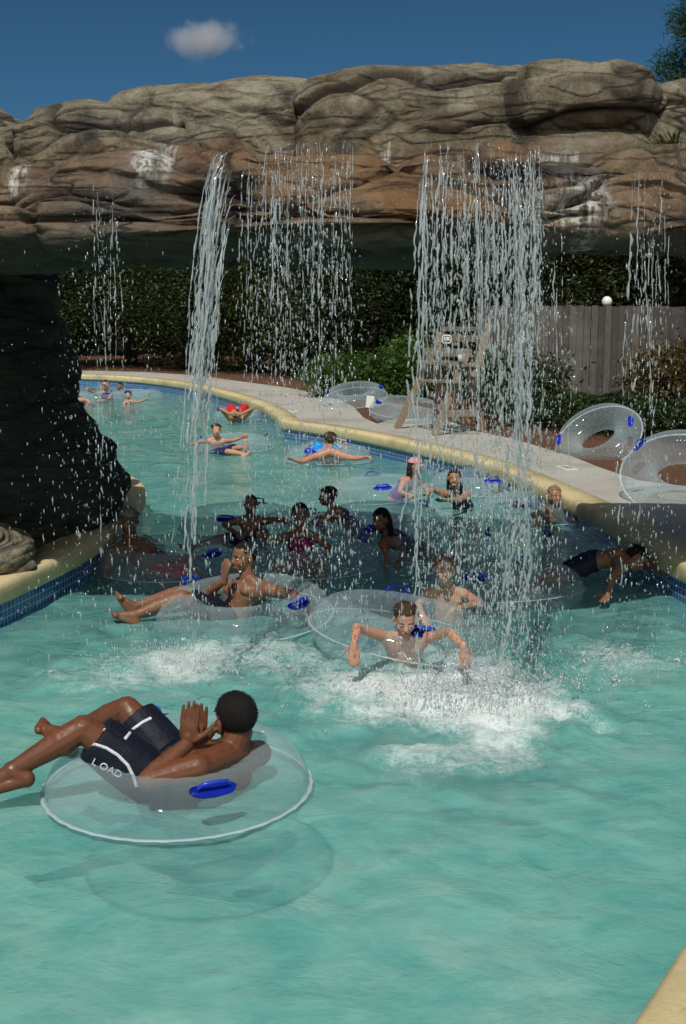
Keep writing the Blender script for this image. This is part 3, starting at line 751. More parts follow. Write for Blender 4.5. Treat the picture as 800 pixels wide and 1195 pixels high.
tl = ['broad dark evergreen behind the far bank, just right of the rock pillar', 'olive green tree behind the far bank, above the woman in sunglasses', 'dark tree behind the far bank, left of the tall thin stream of water',
      'dense dark tree behind the far bank, right of the tall thin stream of water', 'yellowish green tree behind the far bank, seen through the middle curtain of drops', 'dark bushy tree behind the bright shrub at the bend of the deck',
      'dark tree behind the lifeguard stand', 'dark tree showing over the left end of the wooden fence', 'olive tree showing over the middle of the wooden fence behind the round white lamp', 'tree showing over the right end of the wooden fence', 'dark tree beyond the right edge of the fence', 'dark tree far to the left behind the pillar']
tp_ = [(-9.4, 37.5, 6.4, 2.6), (-7.0, 39.5, 7.0, 2.7), (-4.9, 36.5, 6.4, 2.5), (-2.6, 35.2, 6.8, 2.5), (-1.0, 33.4, 6.6, 2.3), (.7, 30.8, 6.2, 2.2), (2.8, 29.8, 6.4, 2.3), (5.0, 28.6, 6.0, 2.2), (7.0, 28.6, 6.6, 2.2), (9.2, 27.8, 6.2, 2.2), (11.8, 27, 6.2, 2.3), (-13, 40.5, 7, 2.9)]
for i, (x, y, h, r) in enumerate(tp_):
    tree('evergreen_tree', tl[i], 'tree', (x, y, HC - .03), h, r, L_OLIVE if i in (1, 4, 8, 9) else L_DARK, 100 + i, n=30000, leaf=.115, group=TG, crown_lo=.0)
# taller background mass far off
rng = np.random.RandomState(5); cc = []
for i in range(46):
    x = -34 + i * 1.6; cc.append(clumps(rng, (x, 47 + 3 * rng.rand(), 2.7), (2.2, 2, 3.2), 60, 26, .5))
cen = np.concatenate(cc); cen = cen[(cen[:, 2] > .3) & (cen[:, 2] < 5.3)]; co, f = leaves(cen, .42, rng)
tag(link('far_woodland', mesh_np('far', co, f), L_DARK, smooth=False), 'mass of dark woodland beyond the garden trees', 'woodland', kind='stuff')

# tall pine at top right
pb = Vector((8.15, 25.5, HC)); pine = empty('pine_tree', pb); tag(pine, 'tall bright green pine rising above the rocks at the top right corner', 'pine tree')
bm = bmesh.new(); tube(bm, [pb + Vector((.1 * math.sin(i), 0, i * 1.35)) for i in range(8)], [.2 - .024 * i for i in range(8)], 10)
rng = np.random.RandomState(77); cen = []
for q in range(80):
    z = 2.4 + 7.4 * q / 80; a = q * 2.399; L = (1.0 - (q / 80) ** 1.6) * 1.7 + .45
    s = pb + Vector((0, 0, z)); e = s + Vector((math.cos(a) * L, math.sin(a) * L, .35 * L)); tube(bm, [s, s.lerp(e, .5), e], [.035, .025, .008], 5)
    for u in (.4, .6, .78, .92, 1.0):
        p = s.lerp(e, u); cen.append(np.array(p) + np.clip(rng.normal(size=(230, 3)), -1.7, 1.7) * np.array([.2, .2, .15]))
link('trunk', bm_mesh(bm), MAT_BARK, pine)
co, f = leaves(np.concatenate(cen), .17, rng, asp=.10, up=.3)
link('crown', mesh_np('crown', co, f), L_PINE, pine, smooth=False)

# shrubs
def shrub(name, label, c, r, n, leaf, mat, seed, cat='shrub', group=None, up=.2):
    rng = np.random.RandomState(seed); c = Vector(c); t = empty(name, (c.x, c.y, HC)); tag(t, label, cat, group)
    bm = bmesh.new()
    for q in range(9):
        a = q * 2.4; e = Vector((c.x + math.cos(a) * r[0] * .6, c.y + math.sin(a) * r[1] * .6, c.z + r[2] * .5)); b = Vector((c.x + .1 * math.cos(a), c.y + .1 * math.sin(a), HC - .03))
        tube(bm, [b, b.lerp(e, .5) + Vector((0, 0, .08)), e], [.018, .012, .005], 6)
    link('stem', bm_mesh(bm), MAT_BARK, t)
    cen = clumps(rng, c, r, n // 30, 30, leaf * 1.7, .35); cen = cen[cen[:, 2] > HC]
    co, f = leaves(cen, leaf, rng, up=up); link('foliage', mesh_np('foliage', co, f), mat, t, smooth=False)
b0 = W(412, 474, HC)
shrub('leafy_shrub', 'bright green shrub at the bend of the deck above the tubes and the white paper', (b0.x + .05, b0.y + 2.6, HC + .40), (1.0, .8, .42), 9000, .085, L_BRIGHT, 11)
shrub('leafy_shrub', 'taller bright fern-like shrub with upright sprays left of the lifeguard stand', (b0.x + 1.15, b0.y + 2.2, HC + .58), (.55, .6, .62), 7000, .10, L_BRIGHT, 12, up=.6)
shrub('leafy_shrub', 'dark green shrub behind the lifeguard stand', (3.0, 21.5, HC + .45), (1.0, .9, .5), 8000, .09, L_HEDGE, 13)
shrub('leafy_shrub', 'green and reddish shrub with arching sprays against the right end of the fence', (5.25, 18.6, HC + .62), (.95, .7, .68), 13000, .075, L_RED, 14, up=.5)
shrub('leafy_shrub', 'dark green shrub behind the tube leaning at the right edge', (5.6, 15.6, HC + .45), (1.1, .8, .50), 12000, .075, L_HEDGE, 15)
# clipped hedge in front of the fence
rng = np.random.RandomState(9); pts = []
A_, B_ = Vector((2.6, 19.6)), Vector((5.0, 16.6))
for q in range(30000):
    t = rng.rand(); w_ = rng.normal() * .35; p = A_.lerp(B_, t); n_ = Vector((-(B_ - A_).y, (B_ - A_).x)).normalized()
    hz = .62 * (.85 + .15 * math.sin(t * 17) * math.sin(t * 7.3)); u = rng.rand() ** .5
    pts.append((p.x + n_.x * w_, p.y + n_.y * w_, HC + hz * u * (1 - (abs(w_) / 1.1) ** 2)))
pts = np.array(pts); co, f = leaves(pts, .06, rng, up=.4)
hd = empty('low_hedge', (3.8, 18.1, HC)); tag(hd, 'low clipped green hedge along the foot of the wooden fence', 'hedge')
link('foliage', mesh_np('hedge', co, f), L_HEDGE, hd, smooth=False)
bm = bmesh.new()
for q in range(16):
    p = A_.lerp(B_, (q + .5) / 16); tube(bm, [(p.x, p.y, HC - .03), (p.x + .05 * math.sin(q), p.y, HC + .25), (p.x - .08 * math.cos(q), p.y + .1, HC + .42)], [.02, .014, .006], 6)
link('stem', bm_mesh(bm), MAT_BARK, hd)
# small fern growing on the ledge at the right
fp = P(779, 168, 7.3); fern = empty('rock_fern', fp); tag(fern, 'little tuft of grassy fern growing on the wet ledge at the right edge', 'plant')
bm = bmesh.new(); rng = np.random.RandomState(2)
for q in range(26):
    a = rng.rand() * 6.28; L = .08 + .14 * rng.rand(); d = Vector((math.cos(a), math.sin(a) * .6, .3 + rng.rand())).normalized(); p0 = fp + Vector((rng.normal() * .03, 0, 0))
    p1 = p0 + d * L * .6; p2 = p1 + (d + Vector((0, 0, -.9))).normalized() * L * .5; s = d.cross(Vector((0, 0, 1))).normalized() * .006
    v = [bm.verts.new(x) for x in (p0 - s, p0 + s, p1 + s, p1 - s, p2)]; bm.faces.new(v[:4]); bm.faces.new((v[3], v[2], v[4]))
link('foliage', bm_mesh(bm), L_OLIVE, fern, smooth=False)
bm = bmesh.new()
for q in range(3): 
    x0 = fp.x + .01 * q; tube(bm, [(x0, fp.y - .12, fp.z - .02), (x0 - .02, fp.y - .33, fp.z - .15), (x0 - .03 + .02 * math.sin(q), fp.y - .36, fp.z - .5 - .06 * (q % 3))], [.004, .003, .002], 5)
link('root', bm_mesh(bm), MAT_BARK, fern)
# ------------------------------------------------------------------ wooden fence
m = M('weathered_fence_wood'); g = m.n('NewGeometry').outputs['Random Per Island']; v = m.coord((1, 1, 1))
grain = m.noise(m.coord((9, 9, .6)), 6, 6, .7)
c = m.mix(g, (.055, .050, .045), (.155, .142, .125)); c = m.mix(m.ramp(grain, [(.35, .0), (.62, .85)]), c, (.045, .040, .036)); c = m.mix(m.ramp(m.noise(v, 1.3, 5), [(.5, 0.0), (.7, .5)]), c, (.20, .18, .155))
b = m.principled(Base_Color=c, Roughness=.9); m.set(b, 'Normal', m.bump(grain, .5, .01)); MAT_FENCE = m.done(b)
def fence(p, q, label, h=1.80, group='weathered fence runs'):
    p, q = Vector(p), Vector(q); d = (q - p).normalized(); L = (q - p).length; ang = math.atan2(d.y, d.x); rot = Matrix.Rotation(ang, 3, 'Z')
    t = empty('board_fence', p); tag(t, label, 'fence', group); rng = random.Random(int(L * 100))
    bm = bmesh.new(); x = 0; nrm = Vector((d.y, -d.x, 0))
    while x < L:
        w_ = .118 + rng.uniform(-.006, .006); hh = h + rng.uniform(-.012, .012)
        bx(bm, p + d * (x + w_ / 2) + nrm * rng.uniform(0, .008) + Vector((0, 0, hh / 2)), (w_, .02, hh), rot); x += w_ + rng.uniform(.004, .012)
    link('board_panel', bm_mesh(bm), MAT_FENCE, t, smooth=False)
    for z in (.3, .95, 1.55):
        bm = bmesh.new(); bx(bm, p + d * L / 2 - nrm * .035 + Vector((0, 0, z)), (L, .04, .09), rot); link('rail', bm_mesh(bm), MAT_FENCE, t, smooth=False)
    k = int(L / 2.4) + 1
    for i in range(k + 1):
        bm = bmesh.new(); bx(bm, p + d * L * i / k - nrm * .10 + Vector((0, 0, (h + .02) / 2)), (.09, .09, h + .02), rot); link('post', bm_mesh(bm), MAT_FENCE, t, smooth=False)
    return t
YF = 22.2
fr_ = P(770, 357, YF); fl_ = P(560, 357, YF)
zf = HC - .02
fence((fl_.x, YF, zf), (fr_.x, YF, zf), 'long run of weathered grey vertical boards facing the pool', h=fr_.z - zf)
fence((fr_.x + .02, YF + .0, zf), (fr_.x + .62, YF - 1.2, zf), 'short paler fence return at the right end of the long run', h=fr_.z - zf - .02)
# latch on the fence boards
lp = P(665, 428, YF - .06); bm = bmesh.new(); bx(bm, lp, (.05, .03, .09), None, .005); bx(bm, lp + Vector((.03, -.02, .02)), (.10, .02, .02), None, .004)
gate = link('gate_latch', bm_mesh(bm), simple('dark_iron', (.06, .06, .062), .45, .2)); tag(gate, 'small dark metal latch fixed on the grey fence boards', 'latch')
# globe lamp behind the fence
gp = P(708, 352, YF + .5); lamp = empty('globe_lamp', (gp.x, gp.y, zf)); tag(lamp, 'white globe garden lamp peeping over the top of the fence', 'lamp')
bm = bmesh.new(); ell(bm, gp, (.095, .095, .10)); MAT_GLOBE = simple('white_plastic', (.72, .72, .70), .35, .06); link('lamp_shade', bm_mesh(bm), MAT_GLOBE, lamp)
bm = bmesh.new(); tube(bm, [(gp.x, gp.y, zf), (gp.x, gp.y, gp.z - .09)], .03, 10); tube(bm, [(gp.x, gp.y, gp.z - .12), (gp.x, gp.y, gp.z - .085)], [.05, .045], 12); link('pole', bm_mesh(bm), simple('black_metal', (.02, .02, .02), .4, .2), lamp)

# ------------------------------------------------------------------ lifeguard stand
m = M('weathered_stand_wood'); v = m.coord(); grain = m.noise(m.coord((6, 6, 6)), 5, 6, .7)
c = m.ramp(grain, [(.3, (.12, .09, .06)), (.55, (.22, .17, .12)), (.75, (.30, .245, .185))]); b = m.principled(Base_Color=c, Roughness=.85); m.set(b, 'Normal', m.bump(grain, .4, .01)); MAT_STAND = m.done(b)
YS = 17.6
def S(px, py, dy=0.0): return P(px, py, YS + dy)
g0 = W(503, 507, HC - .004)
stand = empty('lifeguard_stand', g0); tag(stand, 'weathered wooden lifeguard chair on splayed legs standing on the deck behind the falling water', 'lifeguard chair')
def brd(name, a, b, w_=.10, t_=.045, up=Vector((0, 0, 1)), par=stand):
    bm = bmesh.new(); bar(bm, a, b, w_, t_, up); return link(name, bm_mesh(bm), MAT_STAND, par, smooth=False)
zd = HC - .004
fA, fB = Vector((W(507, 508, zd))), Vector((W(564, 504, zd)))           # front frame, right-hand side in the photo
def atz(x, y, z): return Vector((x, y, z))
Yb = fA.y
X = Vector((1, 0, 0)); Yv = Vector((0, 1, 0))
# near side frame (A-shape facing the camera)
apexA = P(549, 418, Yb + .05)
topA = P(571, 378, Yb + .25)
brd('leg', fA, P(546, 408, Yb + .12), .11, .045, X); brd('leg', fB, P(541, 416, Yb + .18), .11, .045, X)
brd('backrest_post', P(553, 440, Yb + .05), topA, .10, .045, X)
# far side frame, left in the photo
gl1 = W(463, 500, zd); dy = .75
brd('leg', gl1, P(505, 410, gl1.y + .05), .11, .045, X); brd('leg', P(508, 494, Yb + 1.15), P(512, 402, Yb + 1.0), .10, .045, X)
brd('backrest_post', P(501, 440, gl1.y), P(514, 388, gl1.y + .25), .10, .045, X)
# cross pieces
brd('crossbar', P(519, 483, Yb + .0), P(558, 482, Yb + .02), .10, .035); brd('crossbar', P(483, 470, gl1.y + .05), P(515, 476, Yb + .05), .07, .03)
brd('armrest', P(494, 411, gl1.y - .1), P(550, 412, Yb + .1), .12, .03, Vector((0, 0, 1))); brd('backrest', P(513, 394, gl1.y + .25), P(567, 396, Yb + .28), .10, .025)
brd('backrest', P(514, 384, gl1.y + .3), P(569, 384, Yb + .3), .07, .025)
brd('seat', P(497, 422, gl1.y - .02), P(553, 426, Yb + .02), .05, .38, Vector((0, 0, 1)))
brd('footrest', P(489, 444, gl1.y - .15), P(534, 446, Yb - .12), .035, .20, Vector((0, 0, 1)))
# small white ring hanging on the stand, cup in the holder
hp_ = P(521, 396, Yb - .02); bm = bmesh.new()
tube(bm, [hp_ + Vector((.062 * (abs(math.cos(a)) ** .5) * (1 if math.cos(a) > 0 else -1), 0, .055 * (abs(math.sin(a)) ** .5) * (1 if math.sin(a) > 0 else -1))) for a in [i * math.pi / 12 for i in range(24)]], .009, 6, closed=True)
bx(bm, hp_ + Vector((0, .012, .01)), (.085, .01, .07), None, .004)
sg_o = link('hanging_sign', bm_mesh(bm), MAT_GLOBE); tag(sg_o, 'small square white framed plate hanging from the top of the lifeguard chair', 'sign')
cp = P(537, 418, Yb - .03); bm = bmesh.new(); tube(bm, [cp - Vector((0, 0, .05)), cp + Vector((0, 0, .05))], [.032, .040], 14); cup = link('drinking_cup', bm_mesh(bm), simple('pale_plastic', (.55, .60, .60), .3, .1)); tag(cup, 'pale plastic cup standing on the arm of the lifeguard chair', 'cup')
# white paper standing by the tubes
pa, pb2 = P(427, 462, 20.6), P(436, 476, 20.6); bm = bmesh.new(); bx(bm, (pa + pb2) / 2, (abs(pa.x - pb2.x), .012, abs(pa.z - pb2.z)), Matrix.Rotation(.12, 3, 'Y'), .003)
tube(bm, [((pa.x + pb2.x) / 2, pa.y + .02, pb2.z), ((pa.x + pb2.x) / 2, pa.y + .02, HC - .02)], .008, 6)
pp_o = link('notice_card', bm_mesh(bm), MAT_GLOBE, smooth=False); tag(pp_o, 'plain white card on a short stake between the tubes at the bend of the deck', 'notice')

# ------------------------------------------------------------------ depth and no-diving markers
MAT_WHITE = simple('white_tile', (.62, .63, .60), .35, .05); MAT_BLACK = simple('black_paint', (.03, .03, .035), .5, .1); MAT_RED = simple('red_paint', (.50, .04, .03), .5, .1)
def text_mesh(s, size, mat3, loc, mat, parent, name='lettering', ext=.002):
    cu = bpy.data.curves.new('text', 'FONT'); cu.body = s; cu.size = size; cu.extrude = ext; cu.align_x = 'CENTER'; cu.align_y = 'CENTER'
    o = bpy.data.objects.new('tmp', cu); COL.objects.link(o); dg = bpy.context.evaluated_depsgraph_get()
    me = bpy.data.meshes.new_from_object(o.evaluated_get(dg)); bpy.data.objects.remove(o)
    me.transform(Matrix.Translation(loc) @ mat3.to_4x4()); me.materials.clear(); return link(name, me, mat, parent, smooth=False)
def marker(px, py, label, txt, nodive=True, wdt=.42):
    c = W(px, py, .10); i = min(range(len(ring0)), key=lambda k: (ring0[k].xy - c.xy).length)
    a, b_ = ring0[i - 2], ring0[(i + 2) % len(ring0)]; d = (b_ - a).normalized(); n_ = Vector((-d.y, d.x, 0))
    if not inside((ring0[i] + n_ * .3).xy, hp): n_ = -n_; 
    c = Vector((ring0[i].x, ring0[i].y, .085)) + n_ * .02
    xx = Vector((0, 0, 1)).cross(n_).normalized(); m3 = Matrix((xx, Vector((0, 0, 1)), n_)).transposed()
    t = empty('depth_marker', c); tag(t, label, 'marker tile', 'marker tiles on the pool edge')
    bm = bmesh.new(); bx(bm, c, (wdt, .15, .014), m3, .003); link('plate', bm_mesh(bm), MAT_WHITE, t, smooth=False)
    text_mesh(txt, .14, m3, c + n_ * .009 - xx * (.09 if nodive else 0), MAT_BLACK, t)
    if nodive:
        bm = bmesh.new(); cc = c + n_ * .011 + xx * .13
        tube(bm, [cc + m3 @ Vector((.05 * math.cos(k * math.pi / 12), .05 * math.sin(k * math.pi / 12), 0)) for k in range(24)], .006, 6, closed=True)
        bar(bm, cc + m3 @ Vector((-.035, .035, 0)), cc + m3 @ Vector((.035, -.035, 0)), .008, .006, n_, 0); link('symbol', bm_mesh(bm), MAT_RED, t)
marker(404, 516, 'white tile with black lettering and a red no-diving sign behind the man with spread arms', '3 FT')
marker(610, 563, 'plain pale depth tile half hidden behind the right-hand stream, above the blonde girl', '3', False, .30)
def deckmark(px, py, label, txt):
    c = W(px, py, HC); i = min(range(len(POOL)), key=lambda k: (POOL[k].xy - c.xy).length); d = (POOL[(i + 2) % len(POOL)] - POOL[i - 2]).normalized()
    if d.x < 0: d = -d
    z_ = Vector((0, 0, 1)); m3 = Matrix((d, z_.cross(d), z_)).transposed()
    t = empty('deck_marker', c); tag(t, label, 'deck marking', 'white markings let into the deck'); bm = bmesh.new(); bx(bm, Vector((c.x, c.y, HC + .000)), (.36, .16, .012), m3, .002); link('plate', bm_mesh(bm), MAT_WHITE, t, smooth=False)
    text_mesh(txt, .11, m3, Vector((c.x, c.y, HC + .007)), MAT_BLACK, t, ext=.0015)
deckmark(341, 479, 'small white marker with dark lettering on the deck at the pool bend', '3 FT')
deckmark(660, 546, 'small white marker let into the deck below the tube leaning on the hedge', '3 FT')
# ------------------------------------------------------------------ falling water
m = M('falling_water')
tr = m.n('BsdfTransparent', {'Color': (.93, .97, .97)}); gl = m.n('BsdfGlossy', {'Color': (1, 1, 1), 'Roughness': .12})
df = m.n('BsdfDiffuse', {'Color': (.78, .84, .84)}); tl_ = m.n('BsdfTranslucent', {'Color': (.74, .82, .83)})
a = m.n('MixShader', {0: .45, 1: df, 2: tl_}); b = m.n('MixShader', {0: .38, 1: a, 2: gl})
MAT_FALL = m.done(m.n('MixShader', {0: .46, 1: tr, 2: b}))
m = M('splash_water'); d_ = m.n('BsdfDiffuse', {'Color': (.88, .92, .92)}); t_ = m.n('BsdfTranslucent', {'Color': (.85, .9, .9)}); g_ = m.n('BsdfGlossy', {'Roughness': .15})
a = m.n('MixShader', {0: .45, 1: d_, 2: t_}); b = m.n('MixShader', {0: .2, 1: a, 2: g_}); MAT_SPLASH = m.done(m.n('MixShader', {0: .85, 1: m.n('BsdfTransparent'), 2: b}))
OCT = np.array([[1, 0, 0], [0, 1, 0], [-1, 0, 0], [0, -1, 0], [0, 0, 1.0], [0, 0, -1.6]])
OF = np.array([[0, 1, 4], [1, 2, 4], [2, 3, 4], [3, 0, 4], [1, 0, 5], [2, 1, 5], [3, 2, 5], [0, 3, 5]])
def drops(cen, r, ln, rng, lean=None):
    """small drawn-out drops: centres, radii, lengths"""
    n = len(cen); th = rng.rand(n) * 6.28; c, s = np.cos(th), np.sin(th)
    o = OCT[None] * np.stack([r, r, ln], -1)[:, None, :]
    x = o[..., 0] * c[:, None] - o[..., 1] * s[:, None]; y = o[..., 0] * s[:, None] + o[..., 1] * c[:, None]; z = o[..., 2]
    if lean is not None: x = x + z * lean[:, :1]; y = y + z * lean[:, 1:]
    co = (np.stack([x, y, z], -1) + cen[:, None, :]).reshape(-1, 3)
    return co, (np.arange(n)[:, None, None] * 6 + OF[None]).reshape(-1, 3)
def join(parts):
    co, fs, k = [], [], 0
    for c, f in parts: co.append(c); fs.append(f + k); k += len(c)
    return np.concatenate(co), np.concatenate(fs)
def path(x0, y0, z0, vx, vy, t):
    return x0 + vx * t, y0 + vy * t, z0 - 4.9 * t * t
def strand(x0, y0, z0, vx, vy, zend, rad, rng, wob=.015, seg=6, dz=.012, gaps=.35, flat=.6):
    """one falling thread of water, torn into drawn-out shreds that get shorter further down"""
    n = max(6, int((z0 - zend) / dz)); zs = np.linspace(0, 1, n) * (z0 - zend)
    t = np.sqrt(zs / 4.9); ph = rng.rand() * 90; u = zs / max(.3, z0 - zend)
    x = x0 + vx * t + wob * (1.3 * vnoise(zs * 1.3 + ph, ph) + .35 * vnoise(zs * 5 + ph, ph)) * (.25 + zs ** .7) + rad * 1.1 * vnoise(zs * 16 + ph, ph) + rad * .5 * vnoise(zs * 40, ph)
    y = y0 + vy * t + wob * vnoise(zs * 1.8, ph + 9) * (.3 + zs)
    a1 = .5 + .5 * vnoise(zs * 5.5 + ph, ph + 3); a2 = .5 + .5 * vnoise(zs * 17 + ph * 3, ph + 4); a3 = .5 + .5 * vnoise(zs * 42 + ph * 2, ph + 6)
    k = .16 * a1 + .42 * a2 + .42 * a3 - (.36 + .26 * gaps * (.35 + u))
    r = rad * np.sqrt(np.clip(k, 0, 1)) * 2.6
    r = np.where(r > 0, np.minimum(r, rad * 1.6), 0) * (.25 + .75 * sstep(0, .3, zs))
    a = np.linspace(0, 2 * np.pi, seg, endpoint=False) + ph
    th = ph + zs * 3; ca, sa = np.cos(th)[:, None], np.sin(th)[:, None]
    ex, ey = r[:, None] * np.cos(a), r[:, None] * flat * np.sin(a) * (.7 + .5 * a2[:, None])
    X = x[:, None] + ex * ca - ey * sa; Y = y[:, None] + ex * sa + ey * ca; Z = np.repeat((z0 - zs)[:, None], seg, 1)
    co = np.stack([X, Y, Z], -1).reshape(-1, 3); q = grid_faces(n, seg, wrap_v=True)
    keep = (r[q[:, 0] // seg] > 0) | (r[q[:, 1] // seg] > 0); q = q[keep]
    return co, np.concatenate([q[:, [0, 1, 2]], q[:, [0, 2, 3]]])
def front(x): return float(lipY(np.float64(x))) - .16
def fall(name, label, x0, x1, ztop, zend, nstr, rad, ndrop, seed, spread=.05, vy=(-.08, -.45), vx=(-.09, .09), curtain=None, main=(), dr=.0035, gaps=.35, group='streams of water pouring off the rock ledge', dens=None):
    rng = np.random.RandomState(seed); t = empty(name, ((x0 + x1) / 2, front((x0 + x1) / 2), ztop)); tag(t, label, 'waterfall', group)
    parts = []
    for q in range(nstr):
        x = x0 + (x1 - x0) * rng.rand(); ze = zend + (ztop - zend) * (.16 + .72 * rng.rand() ** .85)
        parts.append(strand(x, front(x) + .03 * rng.rand(), ztop + .06 - .75 * rng.rand() ** 2.4, rng.uniform(*vx), rng.uniform(*vy), ze, rad * (.5 + .9 * rng.rand()), rng, wob=.02, gaps=gaps))
    for (x, vx_, vy_, ze, rr, wb) in main: parts.append(strand(x, front(x) + .03 * rng.rand(), ztop + .05 - .45 * rng.rand() ** 1.5, vx_, vy_, ze, rr, rng, wob=wb, seg=6, dz=.009, gaps=.32, flat=.5))
    if parts:
        co, f = join(parts); link('stream', mesh_np('stream', co, f), MAT_FALL, t)
    u = rng.rand(ndrop) if dens is None else np.clip(rng.beta(*dens, size=ndrop), 0, 1)
    xx = x0 + (x1 - x0) * u; h = (ztop - zend) * rng.rand(ndrop) ** .8; tt = np.sqrt(h / 4.9)
    xx = xx + rng.normal(size=ndrop) * spread * (.3 + h) + rng.uniform(*vx, size=ndrop) * tt; fy = lipY(xx) - .16
    yy = fy + rng.uniform(*vy, size=ndrop) * tt + rng.normal(size=ndrop) * .03 * (.3 + h)
    sp = 4.4 * np.sqrt(h + .05); r = dr * (.30 + rng.rand(ndrop) ** 2.5 * 1.5)
    co, f = drops(np.stack([xx, yy, ztop - h], -1), r, r * (1.0 + .55 * sp * rng.rand(ndrop) ** 1.6), rng)
    link('droplets', mesh_np('droplets', co, f), MAT_FALL, t, smooth=True)['kind'] = 'stuff'
    return t
def gx(px, py=240): 
    # world x of a photo column on the ledge front
    p = P(px, py, 6.5); p = P(px, py, front(p.x)); return p.x
fall('waterfall', 'widest and heaviest curtain of falling water, on the right in front of the lifeguard stand', gx(494), gx(634), 2.86, .02, 120, .0048, 12000, 1, spread=.035, dens=(1.3, 1.0), gaps=.85,
     main=[(gx(590 + 1.1 * k), .006 * (20 - k) + .02 * math.sin(k * 5), -.20 - .008 * k - .05 * math.sin(k * 3), .03 + .045 * ((k * 7) % 26), .0080, .040) for k in range(0, 26, 2)] + [(gx(600 + 1.6 * k), -.02 + .03 * math.sin(k * 4), -.28, .9 + .05 * ((k * 5) % 18), .007, .03) for k in range(0, 18, 2)] + [(gx(505 + 7 * k), 0, -.3, 1.3 + .1 * ((k * 5) % 9), .006, .03) for k in range(12)])
fall('waterfall', 'thin single rope of water falling left of the lifeguard stand, past the front boy', gx(496), gx(499), 2.85, .25, 2, .006, 260, 2, spread=.012, gaps=.2, main=[(gx(496 + k), -.12, -.3, .05 + .15 * k, .0065, .022) for k in range(5)])
fall('waterfall', 'middle curtain of separate glittering drops in front of the dark trees', gx(285), gx(412), 2.86, .5, 130, .0036, 4600, 3, spread=.05, gaps=1.0, vx=(-.10, .06), dens=(1.4, 1.2))
fall('waterfall', 'solid twisting stream of water on the left, leaning down towards the pool', gx(252), gx(275), 2.86, .15, 40, .005, 700, 4, spread=.03, vx=(-.42, -.22), gaps=.3,
     main=[(gx(256 + .6 * k), -.240 - .0025 * k, -.2 - .03 * math.sin(k * 3), 1.0 + .035 * ((k * 7) % 22), .0080, .020) for k in range(0, 22, 2)] + [(gx(262), -.33, -.25, .25, .008, .035), (gx(266), -.36, -.25, .3, .007, .04)])
fall('waterfall', 'scattered drops falling at the far left in front of the dark pillar', gx(98), gx(135), 2.74, .1, 14, .004, 1300, 5, spread=.10, gaps=.8, vx=(-.1, .15))
fall('waterfall', 'narrow veil of drops falling at the right edge in front of the fence', gx(738), gx(778), 2.80, .05, 22, .0045, 1100, 6, spread=.05, gaps=.7)
fall('waterfall', 'sparse drip beside the right-hand curtain, in front of the left end of the fence', gx(640), gx(672), 2.5, .6, 7, .005, 350, 7, spread=.03, gaps=.7)
# drops thrown about everywhere under the ledge
rng = np.random.RandomState(12); nd = 1300
x = rng.uniform(-2.1, 2.1, nd); y = rng.uniform(6.0, 7.6, nd); z = rng.rand(nd) * 2.5; r = .0034 * (.3 + rng.rand(nd) ** 3)
co, f = drops(np.stack([x, y, z], -1), r, r * rng.uniform(1.0, 3.2, nd), rng)
tag(link('water_spray', mesh_np('spray', co, f), MAT_FALL), 'loose spray of single drops under the whole ledge', 'spray', kind='stuff')
# splash where the streams hit
def splash(px, py, rx, ry, hgt, n, seed, label):
    rng = np.random.RandomState(seed); c = W(px, py); 
    a = rng.rand(n) * 6.28; q = np.abs(rng.normal(size=n)) ** .8 * .55
    x = c.x + rx * q * np.cos(a); y = c.y + ry * q * np.sin(a); z = hgt * np.abs(rng.normal(size=n)) * np.exp(-q * 1.1) * .55 + .012
    r = .0009 + .0036 * rng.rand(n) ** 4
    nj = int(n / 90)          # little jets thrown up and outwards
    for q in range(nj):
        b0 = np.array([c.x + rx * .5 * rng.normal(), c.y + ry * .5 * rng.normal()]); d_ = rng.normal(size=2) * .5; vz = hgt * rng.uniform(4, 11); k = rng.randint(10, 30); t_ = np.sort(rng.rand(k)) * vz / 4.9
        jx = b0[0] + d_[0] * t_ + rng.normal(size=k) * .006; jy = b0[1] + d_[1] * t_ + rng.normal(size=k) * .006; jz = vz * t_ - 4.9 * t_ ** 2 + .01
        x = np.append(x, jx); y = np.append(y, jy); z = np.append(z, jz); r = np.append(r, .0016 + .0045 * rng.rand(k) ** 2)
    co, f = drops(np.stack([x, y, z], -1), r, r * rng.uniform(.7, 2.6, len(r)), rng)
    tag(link('splash', mesh_np('splash', co, f), MAT_SPLASH), label, 'splash', 'splashes where the streams hit the pool')
splash(520, 818, .85, .50, .20, 5200, 1, 'largest white splash, under the right-hand curtain of water in front of the boys')
splash(200, 775, .60, .45, .12, 2200, 2, 'white splash at left in front of the man covering his face')
splash(725, 775, .50, .40, .09, 1200, 3, 'small splash at the right below the veil of drops')
splash(330, 770, .45, .35, .07, 800, 4, 'low foamy splash between the left and the largest splash')

